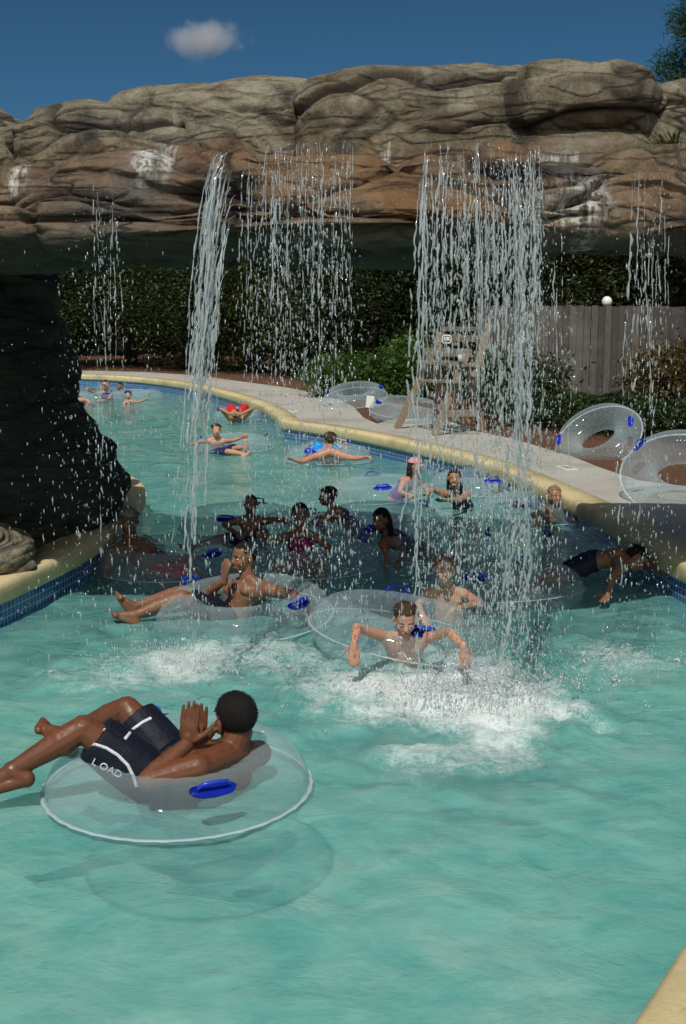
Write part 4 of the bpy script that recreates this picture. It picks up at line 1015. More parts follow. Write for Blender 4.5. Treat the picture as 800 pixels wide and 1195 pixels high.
# ------------------------------------------------------------------ people
def skin_mat(name, col, rough=.58):
    m = M(name); v = m.coord()
    c = m.mix(m.noise(v, 7, 4), tuple(x * .72 for x in col), tuple(min(1, x * 1.2) for x in col)); c = m.mix(m.ramp(m.noise(v, 2.2, 5, .7), [(.42, 0.0), (.65, .45)]), c, (min(1, col[0] * 1.25), col[1] * .95, col[2] * .9))
    wet = m.noise(v, 45, 3, .6)
    r = m.ramp(wet, [(.42, rough + .1), (.58, rough - .20)])
    dv = m.n('TexVoronoi', {'Vector': v, 'Scale': 75.0}).outputs['Distance']; drp = m.math('MULTIPLY', m.ramp(dv, [(.10, 1.0), (.20, 0.0)]), m.ramp(m.noise(v, 12, 3), [(.50, 0.0), (.60, 1.0)]))
    r = m.mix(drp, r, (.08, .08, .08))
    b = m.principled(Base_Color=c, Roughness=r); m.set(b, 'Specular IOR Level', .38); m.set(b, 'Subsurface Weight', .08); m.set(b, 'Subsurface Radius', (.02, .008, .004)); m.set(b, 'Subsurface Scale', .3)
    m.set(b, 'Normal', m.bump(m.noise(v, 160, 3), .15, .003, m.bump(drp, .5, .004, m.bump(wet, .15, .004)))); return m.done(b)
SK_DARK = skin_mat('deep_brown_skin', (.125, .046, .020)); SK_DK2 = skin_mat('brown_skin', (.20, .095, .052)); SK_MID = skin_mat('tan_skin', (.36, .175, .09))
SK_FAIR = skin_mat('fair_skin', (.50, .275, .185)); SK_PINK = skin_mat('sunburnt_skin', (.50, .235, .145))
def hair_mat(name, col, rough=.35):
    m = M(name); v = m.coord((1, 1, .25)); n = m.noise(v, 90, 4, .7); c = m.mix(n, tuple(x * .5 for x in col), tuple(x * 1.5 for x in col))
    b = m.principled(Base_Color=c, Roughness=rough); m.set(b, 'Specular IOR Level', .22); m.set(b, 'Normal', m.bump(n, .9, .01, m.bump(m.noise(m.coord(), 220, 2), .8, .006))); return m.done(b)
H_BLACK = hair_mat('black_hair', (.009, .007, .006), .7); H_BROWN = hair_mat('brown_hair', (.06, .030, .015)); H_GINGER = hair_mat('ginger_hair', (.20, .085, .03)); H_BLOND = hair_mat('wet_blond_hair', (.25, .165, .085)); H_DBROWN = hair_mat('dark_brown_hair', (.03, .016, .009))
MAT_EYE = simple('eye_white', (.62, .6, .56), .2, .03); MAT_IRIS = simple('dark_iris', (.015, .01, .008), .15, .1)
MAT_LIP = simple('lips', (.34, .10, .075), .4, .1); MAT_LIPD = simple('dark_lips', (.13, .045, .035), .4, .1); MAT_TEETH = simple('teeth', (.7, .68, .62), .3, .03); MAT_NAIL = simple('nails', (.45, .26, .18), .3, .05)
def cloth(name, col, pat=None):
    m = M(name); v = m.coord(); c = m.mix(m.noise(v, 12, 3), tuple(x * .75 for x in col), tuple(min(1, x * 1.2) for x in col))
    if pat: c = m.mix(m.ramp(m.noise(v, pat[1], 2, .5), [(.50, 0.0), (.54, 1.0)]), c, pat[0])
    b = m.principled(Base_Color=c, Roughness=.62); m.set(b, 'Specular IOR Level', .25); m.set(b, 'Normal', m.bump(m.noise(v, 14, 4, .6, .8), .5, .02)); return m.done(b)
C_BLACK = cloth('black_navy_cloth', (.006, .008, .018)); C_NAVY = cloth('navy_cloth', (.012, .02, .08)); C_BLUE = cloth('blue_patterned_cloth', (.01, .16, .62), ((.02, .45, .75), 22)); C_RED = cloth('red_cloth', (.55, .02, .025))
C_PINK = cloth('dark_pink_patterned_cloth', (.10, .010, .035), ((.42, .03, .15), 34)); C_PURPLE = cloth('purple_cloth', (.16, .06, .28)); C_GREEN = cloth('green_cloth', (.01, .12, .07)); C_LPINK = cloth('pale_pink_cloth', (.66, .27, .30)); C_GREY = cloth('grey_cloth', (.16, .16, .14)); C_WHITE = cloth('white_piping', (.62, .63, .68))

def remesh(bm, vox, smooth_it=4, fac=.5):
    me = bm_mesh(bm, 'tmp'); o = bpy.data.objects.new('tmp', me); COL.objects.link(o)
    md = o.modifiers.new('r', 'REMESH'); md.mode = 'VOXEL'; md.voxel_size = vox; md.adaptivity = 0
    ms = o.modifiers.new('s', 'SMOOTH'); ms.factor = fac; ms.iterations = smooth_it
    dg = bpy.context.evaluated_depsgraph_get(); out = bpy.data.meshes.new_from_object(o.evaluated_get(dg))
    bpy.data.objects.remove(o); bpy.data.meshes.remove(me); return out
def loft(bm, st, seg=20):
    """st: list of (centre, right vector, front vector, half width, half depth)"""
    rings = []
    for c, rt, fr, a, b in st:
        rings.append([bm.verts.new(Vector(c) + rt * (a * math.copysign(abs(math.cos(t)) ** .85, math.cos(t))) + fr * (b * math.copysign(abs(math.sin(t)) ** .85, math.sin(t)))) for t in [2 * math.pi * k / seg for k in range(seg)]])
    for A, B in zip(rings, rings[1:]):
        for k in range(seg): bm.faces.new((A[k], A[(k + 1) % seg], B[(k + 1) % seg], B[k]))
    bm.faces.new(rings[0][::-1]); bm.faces.new(rings[-1])
def hand(bm, wrist, d, palm, s, curl=.35, spread=.16, thumb=1, fine=False):
    """palm and five bent fingers; d points along the hand, palm is the direction the palm faces"""
    d = Vector(d).normalized(); palm = Vector(palm); palm = (palm - d * palm.dot(d)).normalized(); side = d.cross(palm) * thumb
    fr = .0090 * s if fine else .0125 * s
    c = wrist + d * .048 * s; rot = Matrix((side, palm, d)).transposed()
    ell(bm, c, (.042 * s, .016 * s, .055 * s), rot, 2); cone(bm, wrist - d * .02 * s, wrist + d * .03 * s, .026 * s, .024 * s)
    for k, (L, off) in enumerate(((.068, .031), (.078, .0105), (.072, -.0105), (.056, -.031))):
        ang = spread * (1.5 - k) * .55; dd = (d * math.cos(ang) + side * math.sin(ang)).normalized()
        p = wrist + d * .086 * s + side * off * s * 1.02; r0 = wrist + d * .045 * s + side * off * .8 * s
        cone(bm, r0, p, fr * 1.05, fr * 1.05, 8); a = 0
        for q, f in enumerate((.45, .32, .26)):
            a += curl * (.5 if q == 0 else 1.0); v = dd * math.cos(a) + palm * math.sin(a); e = p + v * L * s * f
            cone(bm, p, e, fr * (1 - .1 * q), fr * (.93 - .12 * q), 8); p = e
    p = wrist + d * .022 * s + side * .030 * s; td = (d * .62 + side * .72 + palm * .3).normalized()
    for q, (L, r) in enumerate(((.038, .0135), (.030, .0115), (.024, .0098))):
        e = p + td * L * s; cone(bm, p, e, r * s, r * .88 * s, 8); p = e; td = (td + d * .28 + palm * .12).normalized()
def foot(bm, ankle, heel_dir, toe, sole_n, s):
    """foot from ankle to toe with five toes"""
    toe = Vector(toe); d = (toe - ankle).normalized(); up = -Vector(sole_n); up = (up - d * up.dot(d)).normalized(); sd_ = d.cross(up)
    heel = ankle - up * .045 * s - d * .045 * s
    ell(bm, heel, (.030 * s, .030 * s, .034 * s), None, 2); cone(bm, ankle, heel, .036 * s, .030 * s); L = .215 * s
    ball = heel + d * L * .78 ; cone(bm, heel, ball, .029 * s, .026 * s); cone(bm, ankle, ball, .034 * s, .020 * s)
    cone(bm, ball - sd_ * .026 * s, ball + sd_ * .026 * s, .020 * s, .017 * s)
    for k in range(5):
        o = (k - 2) * .0165; t = .040 - .006 * k; b0 = ball + sd_ * -o * s; cone(bm, b0, b0 + (d * t + up * .008) * s, (.0135 - .0014 * k) * s, (.0115 - .0012 * k) * s, 8)

def person(label, J, skin, hair, s=1.0, face=(0, -1, 0), up=(0, 0, 1), hairstyle='short', wear=None, wmat=None, vox=.0085, hands=None, feet=None, group=None, female=False, extra=None, mouth='closed', lean_front=None, arms_r=1.0, lips=None, hide_legs=False, headr=1.0, glasses=False, zh=None):
    """J: joint name -> world Vector. builds one continuous body, then hair, clothes and face pieces as its children"""
    J = {k: Vector(v) for k, v in J.items()}
    if zh is not None:      # bring the figure along its sight line to the height it floats at
        o_ = Vector((0, 0, H)); kk = (H - zh) / (H - J['head'].z); J = {k: o_ + (v - o_) * kk for k, v in J.items()}; s *= kk
    pel, neck, head = J['pel'], J['neck'], J['head']
    upd = (neck - pel).normalized(); rt = (J['shR'] - J['shL']); rt = (rt - upd * rt.dot(upd)).normalized(); fr = upd.cross(rt).normalized()      # right of the body, front
    fr = -fr if fr.dot(rt.cross(upd)) < 0 else fr
    front_ = rt.cross(upd) * -1
    # right x up = -front for a body seen from behind: right = +x, up = +z -> front = +y
    front_ = Vector(upd.cross(rt)).normalized()
    root_loc = Vector((pel.x, pel.y, max(pel.z - .1 * s, -.5)))
    t = empty('person', root_loc); tag(t, label, 'person', group)
    hipw = .085 * s
    hL = J.get('hipL', pel - rt * hipw - upd * .03 * s); hR = J.get('hipR', pel + rt * hipw - upd * .03 * s)
    hipv = (hR - hL).normalized()
    bm = bmesh.new(); sw = (J['shR'] - J['shL']).length / 2
    L = (neck - pel).length
    def at(f): return pel.lerp(neck, f) - front_ * math.sin(f * math.pi) * .012 * s
    wst = .118 if female else .130
    st = [(pel - upd * .07 * s, hipv, front_, .085 * s, .065 * s), (pel, hipv, front_, .150 * s, .098 * s), (at(.18), rt, front_, .140 * s, .092 * s), (at(.36), rt, front_, wst * s, .082 * s),
          (at(.55), rt, front_, .140 * s, .095 * s), (at(.72), rt, front_, min(sw * .86, .158 * s), .104 * s), (at(.86), rt, front_, min(sw * .84, .150 * s), .088 * s), (at(.95), rt, front_, .095 * s, .064 * s), (neck, rt, front_, .052 * s, .052 * s)]
    loft(bm, st)
    sc = at(.84)
    for sh in ('shL', 'shR'):
        p = J[sh]; cone(bm, sc.lerp(p, .15) + upd * .01 * s, p, .066 * s, .052 * s); cone(bm, neck - upd * .005 * s, p.lerp(neck, .25), .058 * s, .050 * s)
        cone(bm, at(.68).lerp(p, .55), p, .075 * s, .050 * s)
        if not female and s > .9: ell(bm, at(.74) + front_ * .062 * s + (p - at(.84)) * .45, (.062 * s, .042 * s, .045 * s), None, 2)
        ell(bm, at(.76) - front_ * .055 * s + (p - at(.84)) * .42, (.055 * s, .038 * s, .07 * s), None, 2)
    # neck and head
    hr = s ** .55 * headr * 1.0
    U = Vector(up).normalized(); Fd = Vector(face); Fd = (Fd - U * Fd.dot(U)).normalized(); Rt = Fd.cross(U); hm = Matrix((Rt, Fd, U)).transposed()
    def hp_(x, y, z): return head + hm @ Vector((x, y, z)) * hr
    cone(bm, neck - upd * .02 * s, hp_(0, -.022, -.05), .058 * s, .056 * hr)
    ell(bm, hp_(0, -.012, .028), (.074 * hr, .092 * hr, .082 * hr), hm); ell(bm, hp_(0, .022, -.03), (.060 * hr, .066 * hr, .078 * hr), hm); ell(bm, hp_(0, .052, -.085), (.030 * hr, .026 * hr, .022 * hr), hm, 2)
    ell(bm, hp_(0, .062, .012), (.052 * hr, .024 * hr, .016 * hr), hm, 2)                      # brow
    cone(bm, hp_(0, .080, .002), hp_(0, .098, -.028), .009 * hr, .014 * hr); ell(bm, hp_(0, .09, -.035), (.019 * hr, .012 * hr, .010 * hr), hm, 2)
    for q in (-1, 1):
        ell(bm, hp_(q * .040, .060, -.030), (.022 * hr, .018 * hr, .022 * hr), hm, 2); ell(bm, hp_(q * .083, -.006, -.012), (.010 * hr, .019 * hr, .032 * hr), hm, 2)
    ell(bm, hp_(0, .078, -.062), (.024 * hr, .012 * hr, .007 * hr), hm, 2); ell(bm, hp_(0, .076, -.074), (.021 * hr, .012 * hr, .007 * hr), hm, 2)
    # arms
    for q in 'LR':
        a, b_, c = J['sh' + q], J['el' + q], J['wr' + q]; ar = s * arms_r
        cone(bm, a, b_, .051 * ar, .037 * ar); ell(bm, a.lerp(b_, .42) , (.046 * ar,) * 3, None, 2); m_ = b_.lerp(c, .28); cone(bm, b_, m_, .037 * ar, .040 * ar); cone(bm, m_, c, .040 * ar, .026 * ar)
        hd_ = (hands or {}).get(q)
        if hd_ is None: hd_ = ((c - b_), -front_, .4, 1)
        d, pl, curl, th = (list(hd_) + [1, 1])[:4]
        hand(bm, c, d, pl, s * (1.0 if s > .9 else 1.05), curl, (.10 if vox > .006 else .0), th, vox < .006)
    # legs
    if not hide_legs:
        for q, h_ in (('L', hL), ('R', hR)):
            k = J.get('kn' + q); a = J.get('an' + q); to = J.get('to' + q)
            if k is None: k = h_ + front_ * .30 * s - upd * .22 * s + hipv * (-.06 if q == 'L' else .06) * s
            if a is None: a = k - Vector((0, 0, .36 * s)) + front_ * .05 * s
            if to is None: to = a + front_ * .1 * s - Vector((0, 0, .08 * s))
            cone(bm, h_, h_.lerp(k, .5), .086 * s, .074 * s); cone(bm, h_.lerp(k, .5), k, .074 * s, .050 * s); ell(bm, k, (.052 * s,) * 3, None, 2)
            m_ = k.lerp(a, .32); back = (h_ - k).normalized(); cone(bm, k, m_, .050 * s, .054 * s); ell(bm, m_ + back * .012 * s, (.050 * s,) * 3, None, 2); cone(bm, m_, a, .052 * s, .032 * s)
            sole = (a - k).normalized()
            foot(bm, a, None, to, sole, s)
            J['kn' + q], J['an' + q] = k, a
    me = remesh(bm, vox, 3); body = link('body', me, skin, t)
    # eyes, lips
    if vox < .0095:
        for q in (-1, 1):
            bm = bmesh.new(); ell(bm, hp_(q * .030, .0745, -.004), (.0120 * hr, .0085 * hr, .0055 * hr), hm, 2); e = link('eye', bm_mesh(bm), MAT_EYE, t)
            bm = bmesh.new(); ell(bm, hp_(q * .030, .0795, -.005), (.0058 * hr, .005 * hr, .0056 * hr), hm, 2); i_ = link('iris', bm_mesh(bm), MAT_IRIS, None); i_.parent = e; i_.matrix_parent_inverse = e.matrix_world.inverted() if False else Matrix.Translation(-root_loc) @ Matrix.Identity(4); i_.matrix_parent_inverse = Matrix.Identity(4)
            bm = bmesh.new(); tube(bm, [hp_(q * .014, .089, .018), hp_(q * .03, .089, .024), hp_(q * .047, .078, .018)], [.003 * hr, .004 * hr, .002 * hr], 6); link('eyebrow', bm_mesh(bm), hair, t)
        bm = bmesh.new(); ell(bm, hp_(0, .084, -.068), (.024 * hr, .010 * hr, (.012 if mouth == 'smile' else .0075) * hr), hm, 2); link('mouth', bm_mesh(bm), lips or MAT_LIP, t)
        if mouth == 'smile':
            bm = bmesh.new(); ell(bm, hp_(0, .089, -.067), (.019 * hr, .007 * hr, .0065 * hr), hm, 2); link('teeth', bm_mesh(bm), MAT_TEETH, t)
    if glasses:
        bm = bmesh.new()
        for q in (-1, 1): ell(bm, hp_(q * .034, .088, .0), (.028 * hr, .010 * hr, .022 * hr), hm, 2); bar(bm, hp_(q * .06, .08, .008), hp_(q * .082, -.01, .0), .006, .005)
        bar(bm, hp_(-.01, .098, .006), hp_(.01, .098, .006), .006, .005); link('sunglasses', bm_mesh(bm), MAT_IRIS, t)
    # hair
    bm = bmesh.new(); rng = random.Random(label)
    def cap(g=1.07, lo=-.02):
        q = bmesh.ops.create_icosphere(bm, subdivisions=4, radius=1.0); vs = q['verts']
        kill = []
        for v in vs:
            p = v.co.copy()
            if p.y > .58 and p.z < .50 or p.z < -.80 + 1.2 * max(0, p.y + .2) or (p.y > .12 and p.z < .12): kill.append(v); continue
            n_ = 1 + .035 * (hairstyle != 'crop') * mn.noise(p * 5 + Vector((len(label), 0, 0)))
            v.co = hp_(p.x * .078 * g * n_, -.014 + p.y * .094 * g * n_, .028 + p.z * .084 * g * n_)
        bmesh.ops.delete(bm, geom=kill, context='VERTS')
        bmesh.ops.solidify(bm, geom=bm.faces[:], thickness=.012 * hr)
    if hairstyle == 'crop':
        cap(1.0)
        if vox < .006:      # short tight curls
            for v in [v for v in bm.verts]:
                for q in range(2):
                    p = v.co + Vector((rng.uniform(-.003, .003), rng.uniform(-.003, .003), rng.uniform(-.003, .003))); o = (p - hp_(0, -.014, .02)).normalized()
                    sd_ = o.orthogonal().normalized() * .0026; s2 = o.cross(sd_); a = [bm.verts.new(p + sd_), bm.verts.new(p - sd_ * .5 + s2), bm.verts.new(p - sd_ * .5 - s2), bm.verts.new(p + o * .0045)]
                    for t_ in ((0, 1, 3), (1, 2, 3), (2, 0, 3)): bm.faces.new([a[k] for k in t_])
    elif hairstyle == 'short':
        cap(1.06)
        for q in range(70):
            a = rng.uniform(.5, 2 * math.pi - .5); z = rng.uniform(.35, .98); rr = math.sqrt(1 - z * z)
            b0 = Vector((math.sin(a) * rr * .080, -.012 + math.cos(a) * rr * .094, .028 + z * .086)); dn = Vector((b0.x, b0.y, 0)).normalized() * .02 + Vector((rng.uniform(-.008, .008), rng.uniform(-.008, .008), -.016 + .01 * z))
            tube(bm, [hp_(*b0), hp_(*(b0 + dn * .6 + Vector((0, 0, .004)))), hp_(*(b0 + dn * 1.2))], [.006 * hr, .0045 * hr, .0015 * hr], 5)
    elif hairstyle in ('long', 'cap', 'bun'):
        cap(1.07)
        if hairstyle != 'bun':
            for q in range(46):
                a = rng.uniform(1.45, 2 * math.pi - 1.45); x, y = math.sin(a) * .078, -.012 + math.cos(a) * .092
                Ld = rng.uniform(.13, .22); pts = [hp_(x, y, .03), hp_(x * 1.12, y * 1.08 - .004, -.04), hp_(x * 1.1 + rng.uniform(-.012, .012), y * 1.1 - .01, -.04 - Ld * .5), hp_(x * .95 + rng.uniform(-.02, .02), y * 1.0 - .012, -.04 - Ld)]
                tube(bm, pts, [.012 * hr, .013 * hr, .010 * hr, .003 * hr], 6)
        else: ell(bm, hp_(0, -.11, .05), (.035 * hr, .035 * hr, .035 * hr), None, 2)
    if len(bm.verts): link('hair', bm_mesh(bm), hair, t)
    else: bm.free()
    if hairstyle == 'cap' or (extra and 'cap' in extra):
        bm = bmesh.new(); q = bmesh.ops.create_icosphere(bm, subdivisions=4, radius=1.0); kill = []
        for v in q['verts']:
            p = v.co.copy()
            if p.z < .06: kill.append(v); continue
            v.co = hp_(p.x * .089, -.012 + p.y * .106, .036 + p.z * .088)
        bmesh.ops.delete(bm, geom=kill, context='VERTS'); bmesh.ops.solidify(bm, geom=bm.faces[:], thickness=.006)
        pts = [[hp_(x * .06, .088 + y * .055 * (1 - .35 * x * x), .036 - .010 * y - .012 * x * x) for x in (-1, -.5, 0, .5, 1)] for y in (0, .5, 1)]
        vv = [[bm.verts.new(p) for p in r] for r in pts]
        for A, B in zip(vv, vv[1:]):
            for k in range(4): bm.faces.new((A[k], A[k + 1], B[k + 1], B[k]))
        link('sun_hat', bm_mesh(bm), extra['cap'], t)
    # clothes
    if wear in ('trunks', 'swimsuit', 'bikini'):
        bm = bmesh.new(); g = .012 * s
        st2 = [(pel - upd * .075 * s, hipv, front_, .09 * s + g, .07 * s + g), (pel, hipv, front_, .150 * s + g, .098 * s + g), (at(.16), rt, front_, .143 * s + g, .094 * s + g)]
        if wear == 'swimsuit':
            st2 += [(at(.36), rt, front_, (wst) * s + g, .082 * s + g), (at(.55), rt, front_, .140 * s + g, .095 * s + g), (at(.72), rt, front_, min(sw * .86, .158 * s) * .96 + g, .104 * s + g)]
        loft(bm, st2)
        if wear == 'trunks' and not hide_legs:
            for q, h_ in (('L', hL), ('R', hR)):
                k = J['kn' + q]; f_ = .72; e = h_.lerp(k, f_)
                cone(bm, h_, h_.lerp(k, .5), .086 * s + g * 1.3, .078 * s + g * 1.6); loft_end = h_.lerp(k, .80)
                ax = (k - h_).normalized(); r1 = Vector(rt - ax * rt.dot(ax)).normalized(); r2 = ax.cross(r1)
                loft(bm, [(h_.lerp(k, .2), r1, r2, .088 * s + g, .088 * s + g), (h_.lerp(k, .5), r1, r2, .078 * s + g * 1.6, .078 * s + g * 1.6), (h_.lerp(k, .83), r1, r2, .066 * s + g * 1.9, .066 * s + g * 1.9)])
        cm = remesh(bm, vox, 1); co_ = link({'trunks': 'swim_trunks', 'swimsuit': 'swimsuit', 'bikini': 'swimsuit'}[wear], cm, wmat, t)
        if wear == 'swimsuit':
            for q in ('shL', 'shR'):
                bm = bmesh.new(); sp = neck.lerp(J[q], .5); tube(bm, [at(.70) + front_ * .10 * s + (J[q] - sc) * .4, at(.85) + front_ * .085 * s + (J[q] - sc) * .45, sp + upd * .045 * s, at(.80) - front_ * .09 * s + (J[q] - sc) * .35, at(.68) - front_ * .10 * s + (J[q] - sc) * .3], .012 * s, 6); link('strap', bm_mesh(bm), wmat, co_ if False else t)
    return t, J
def ray_on(obj, pts_px, lift=.002):
    """points on a finished piece of clothing where its trim runs"""
    me = obj.data; vs = [v.co.copy() for v in me.vertices]; bv = BVHTree.FromPolygons(vs, [tuple(p.vertices) for p in me.polygons]); out = []
    for x, y in pts_px:
        o = Vector((0, 0, H)); d = (P(x, y, 5) - o).normalized(); h, n, i, ds = bv.ray_cast(o, d)
        if h is not None: out.append((h + n * lift, n))
    return out
def dense(px, k=5):
    o = []
    for a, b_ in zip(px, px[1:]):
        for q in range(k): t = q / k; o.append((a[0] * (1 - t) + b_[0] * t, a[1] * (1 - t) + b_[1] * t))
    o.append(px[-1]); return o

# --- 1 the man nearest the camera
man, Jm = person('man in black trunks seen from behind in the nearest tube, palms pressed together',
    dict(head=P(274, 838, 5.00), neck=P(271, 878, 4.96), shL=P(229, 896, 4.74), shR=P(301, 879, 5.19), elL=P(172, 911, 4.72), wrL=P(219, 868, 4.86), elR=P(262, 886, 5.32), wrR=P(229, 869, 4.99),
         pel=P(192, 928, 5.02), hipL=P(180, 913, 4.92), hipR=P(203, 893, 5.14), knL=P(97, 850, 4.88), knR=P(148, 827, 5.26), anL=P(14, 899, 4.80), anR=P(78, 858, 5.44), toL=P(-18, 908, 4.78), toR=P(62, 846, 5.48)),
    SK_DARK, H_BLACK, 1.14, face=(-.62, .78, -.10), up=(-.06, -.04, 1), hairstyle='crop', wear='trunks', wmat=C_BLACK, vox=.0050, arms_r=1.06, headr=1.02,
    hands=dict(L=((.10, .0, 1), (.35, .9, 0), .015, -1), R=((.09, -.0, 1), (-.35, -.9, 0), .02, 1)), lips=MAT_LIPD)
tr_ = [c for c in man.children if c.name.startswith('swim_trunks')][0]
def piping(px, w_=.0065):
    h_ = ray_on(tr_, dense(px, 6), .0015)
    if len(h_) > 2:
        bm = bmesh.new(); rows = []
        for i, (p, n_) in enumerate(h_):
            a = h_[max(0, i - 1)][0]; b_ = h_[min(len(h_) - 1, i + 1)][0]; d = (b_ - a).normalized(); sd_ = d.cross(n_).normalized() * w_
            rows.append([bm.verts.new(p - sd_ - n_ * .003), bm.verts.new(p - sd_ + n_ * .002), bm.verts.new(p + sd_ + n_ * .002), bm.verts.new(p + sd_ - n_ * .003)])
        for A, B in zip(rows, rows[1:]):
            if (A[1].co - B[1].co).length > .06: continue
            for k in range(3): bm.faces.new((A[k], A[k + 1], B[k + 1], B[k]))
        o = link('piping', bm_mesh(bm), C_WHITE, None); o.parent = tr_
piping([(123, 852), (115, 851.5), (108, 855), (99, 863), (101, 869), (112, 869), (124, 873), (137, 881), (149, 893), (156, 907), (159, 918)])
piping([(176, 838), (166, 843), (155, 851), (145, 863)])
hh = ray_on(tr_, [(125, 896), (110, 888), (138, 902)], .002)
if len(hh) == 3:
    cen, nn = hh[0]; xd = (hh[2][0] - hh[1][0]).normalized(); nn = (nn - xd * nn.dot(xd)).normalized(); yd = nn.cross(xd)
    text_mesh('L OAD', .046, Matrix((xd, yd, nn)).transposed(), cen + nn * .004, C_WHITE, None, ext=.002).parent = tr_

# --- 2 man with his hand over his face
V = Vector
person('man lying back covering his face with one hand, legs out to the left',
    dict(head=P(284, 650, 8.15), neck=P(290, 678, 8.15), shL=P(314, 688, 7.95), shR=P(268, 685, 8.35), elL=P(345, 696, 7.85), wrL=P(362, 716, 7.75), elR=P(240, 694, 8.15), wrR=P(262, 677, 8.0),
         pel=P(268, 724, 8.15), hipL=P(262, 722, 8.05), hipR=P(258, 718, 8.25), knL=P(212, 696, 7.95), knR=P(214, 690, 8.2), anL=P(156, 718, 7.85), anR=P(156, 708, 8.0), toL=P(112, 701, 7.8), toR=P(133, 676, 7.95)),
    SK_DK2, H_BLACK, .95, face=(-.75, -.62, -.15), up=(0, 0, 1), hairstyle='crop', wear='trunks', wmat=C_BLACK, vox=.0075,
    hands=dict(L=((.25, -.3, -1), (-1, 0, -.3), .3, -1), R=((.1, -.25, 1), (.7, .6, 0), .25, 1)), lips=MAT_LIPD)
# --- 3 shaded person at the left
person('person in a greyish cap with arms spread, in shade by the left pool edge',
    dict(head=P(150, 608, 10.0), neck=P(152, 630, 10.05), shL=P(176, 642, 10.1), shR=P(133, 644, 9.75), elL=P(200, 655, 10.2), wrL=P(222, 650, 10.0), elR=P(122, 666, 9.6), wrR=P(121, 686, 9.45),
         pel=P(190, 672, 9.9), knL=P(226, 664, 9.95), knR=P(224, 672, 9.7), anL=P(258, 680, 9.95), anR=P(256, 686, 9.7), toL=P(272, 668, 9.95), toR=P(270, 674, 9.7)),
    SK_DK2, H_DBROWN, .95, zh=.38, face=(.35, -.9, -.1), hairstyle='short', wear='trunks', wmat=C_RED, vox=.009, extra={'cap': C_GREY}, lips=MAT_LIPD)
# --- 4 boy with leg to the left
person('boy with elbows out and one leg stretched left on a tube in the shade',
    dict(head=P(292, 589, 12.05), neck=P(293, 603, 12.05), shL=P(308, 608, 12.0), shR=P(278, 608, 12.0), elL=P(328, 606, 11.9), wrL=P(345, 614, 11.8), elR=P(262, 612, 11.9), wrR=P(275, 622, 11.7),
         pel=P(294, 632, 11.95), knL=P(306, 620, 11.6), knR=P(258, 628, 11.7), anL=P(312, 645, 11.5), anR=P(222, 638, 11.6), toL=P(312, 655, 11.4), toR=P(208, 632, 11.55)),
    SK_DK2, H_BLACK, .80, zh=.34, face=(.05, -1, -.1), hairstyle='crop', wear='trunks', wmat=C_NAVY, vox=.009, lips=MAT_LIPD)
# --- 5 child in pink swimsuit
person('child in a dark pink patterned swimsuit with both legs hanging down',
    dict(head=P(350, 600, 10.05), neck=P(351, 618, 10.1), shL=P(368, 627, 10.1), shR=P(334, 626, 10.1), elL=P(385, 640, 10.0), wrL=P(376, 650, 9.8), elR=P(320, 634, 10.0), wrR=P(308, 626, 9.8),
         pel=P(350, 660, 9.95), knL=P(374, 662, 9.65), knR=P(324, 660, 9.65), anL=P(374, 692, 9.55), anR=P(314, 688, 9.55), toL=P(378, 704, 9.45), toR=P(306, 698, 9.45)),
    SK_DK2, H_BLACK, .74, zh=.45, face=(0, -1, -.08), hairstyle='bun', wear='swimsuit', wmat=C_PINK, vox=.009, female=True, lips=MAT_LIPD)
# --- 6 child leaning left
person('dark haired child reaching to the left, behind the child in the pink swimsuit',
    dict(head=P(382, 579, 12.1), neck=P(387, 594, 12.15), shL=P(384, 602, 11.95), shR=P(397, 602, 12.3), elL=P(371, 612, 11.8), wrL=P(380, 622, 11.6), elR=P(374, 603, 12.3), wrR=P(361, 612, 12.2),
         pel=P(420, 622, 12.2), knL=P(440, 632, 12.2), knR=P(442, 628, 12.4), anL=P(462, 634, 12.4), anR=P(465, 630, 12.6), toL=P(472, 634, 12.4), toR=P(475, 630, 12.6)),
    SK_DK2, H_BLACK, .78, zh=.38, face=(-.95, -.25, -.1), hairstyle='short', wear='swimsuit', wmat=C_NAVY, vox=.009, lips=MAT_LIPD, female=True)
# --- 7 girl with long black hair
person('girl with long wet black hair, one arm hanging straight down over her tube',
    dict(head=P(444, 606, 10.75), neck=P(452, 624, 10.85), shL=P(462, 632, 10.95), shR=P(446, 634, 10.65), elL=P(470, 642, 10.8), wrL=P(466, 655, 10.6), elR=P(452, 650, 10.5), wrR=P(451, 664, 10.4),
         pel=P(486, 640, 11.0), knL=P(508, 646, 11.2), knR=P(508, 652, 11.0), anL=P(530, 650, 11.4), anR=P(530, 655, 11.2), toL=P(540, 650, 11.4), toR=P(540, 655, 11.2)),
    SK_DK2, H_BLACK, .78, zh=.36, face=(-.55, -.7, -.45), up=(-.1, -.2, 1), hairstyle='long', wear='swimsuit', wmat=C_NAVY, vox=.009, female=True, lips=MAT_LIPD)
# --- 8 ginger boy
person('ginger haired boy facing the camera, arm folded over a tube under falling water',
    dict(head=P(518, 664, 8.75), neck=P(519, 686, 8.85), shL=P(540, 692, 8.85), shR=P(499, 692, 8.85), elL=P(560, 704, 8.7), wrL=P(540, 708, 8.5), elR=P(487, 706, 8.75), wrR=P(492, 716, 8.6),
         pel=P(528, 752, 8.95)), SK_FAIR, H_GINGER, .80, zh=.38, face=(.02, -1, -.12), hairstyle='short', wear='trunks', wmat=C_NAVY, vox=.008,
    hands=dict(L=((-1, -.2, -.2), (0, 0, -1), .3, 1), R=((.4, -.5, -.6), (0, 0, -1), .3, -1)))
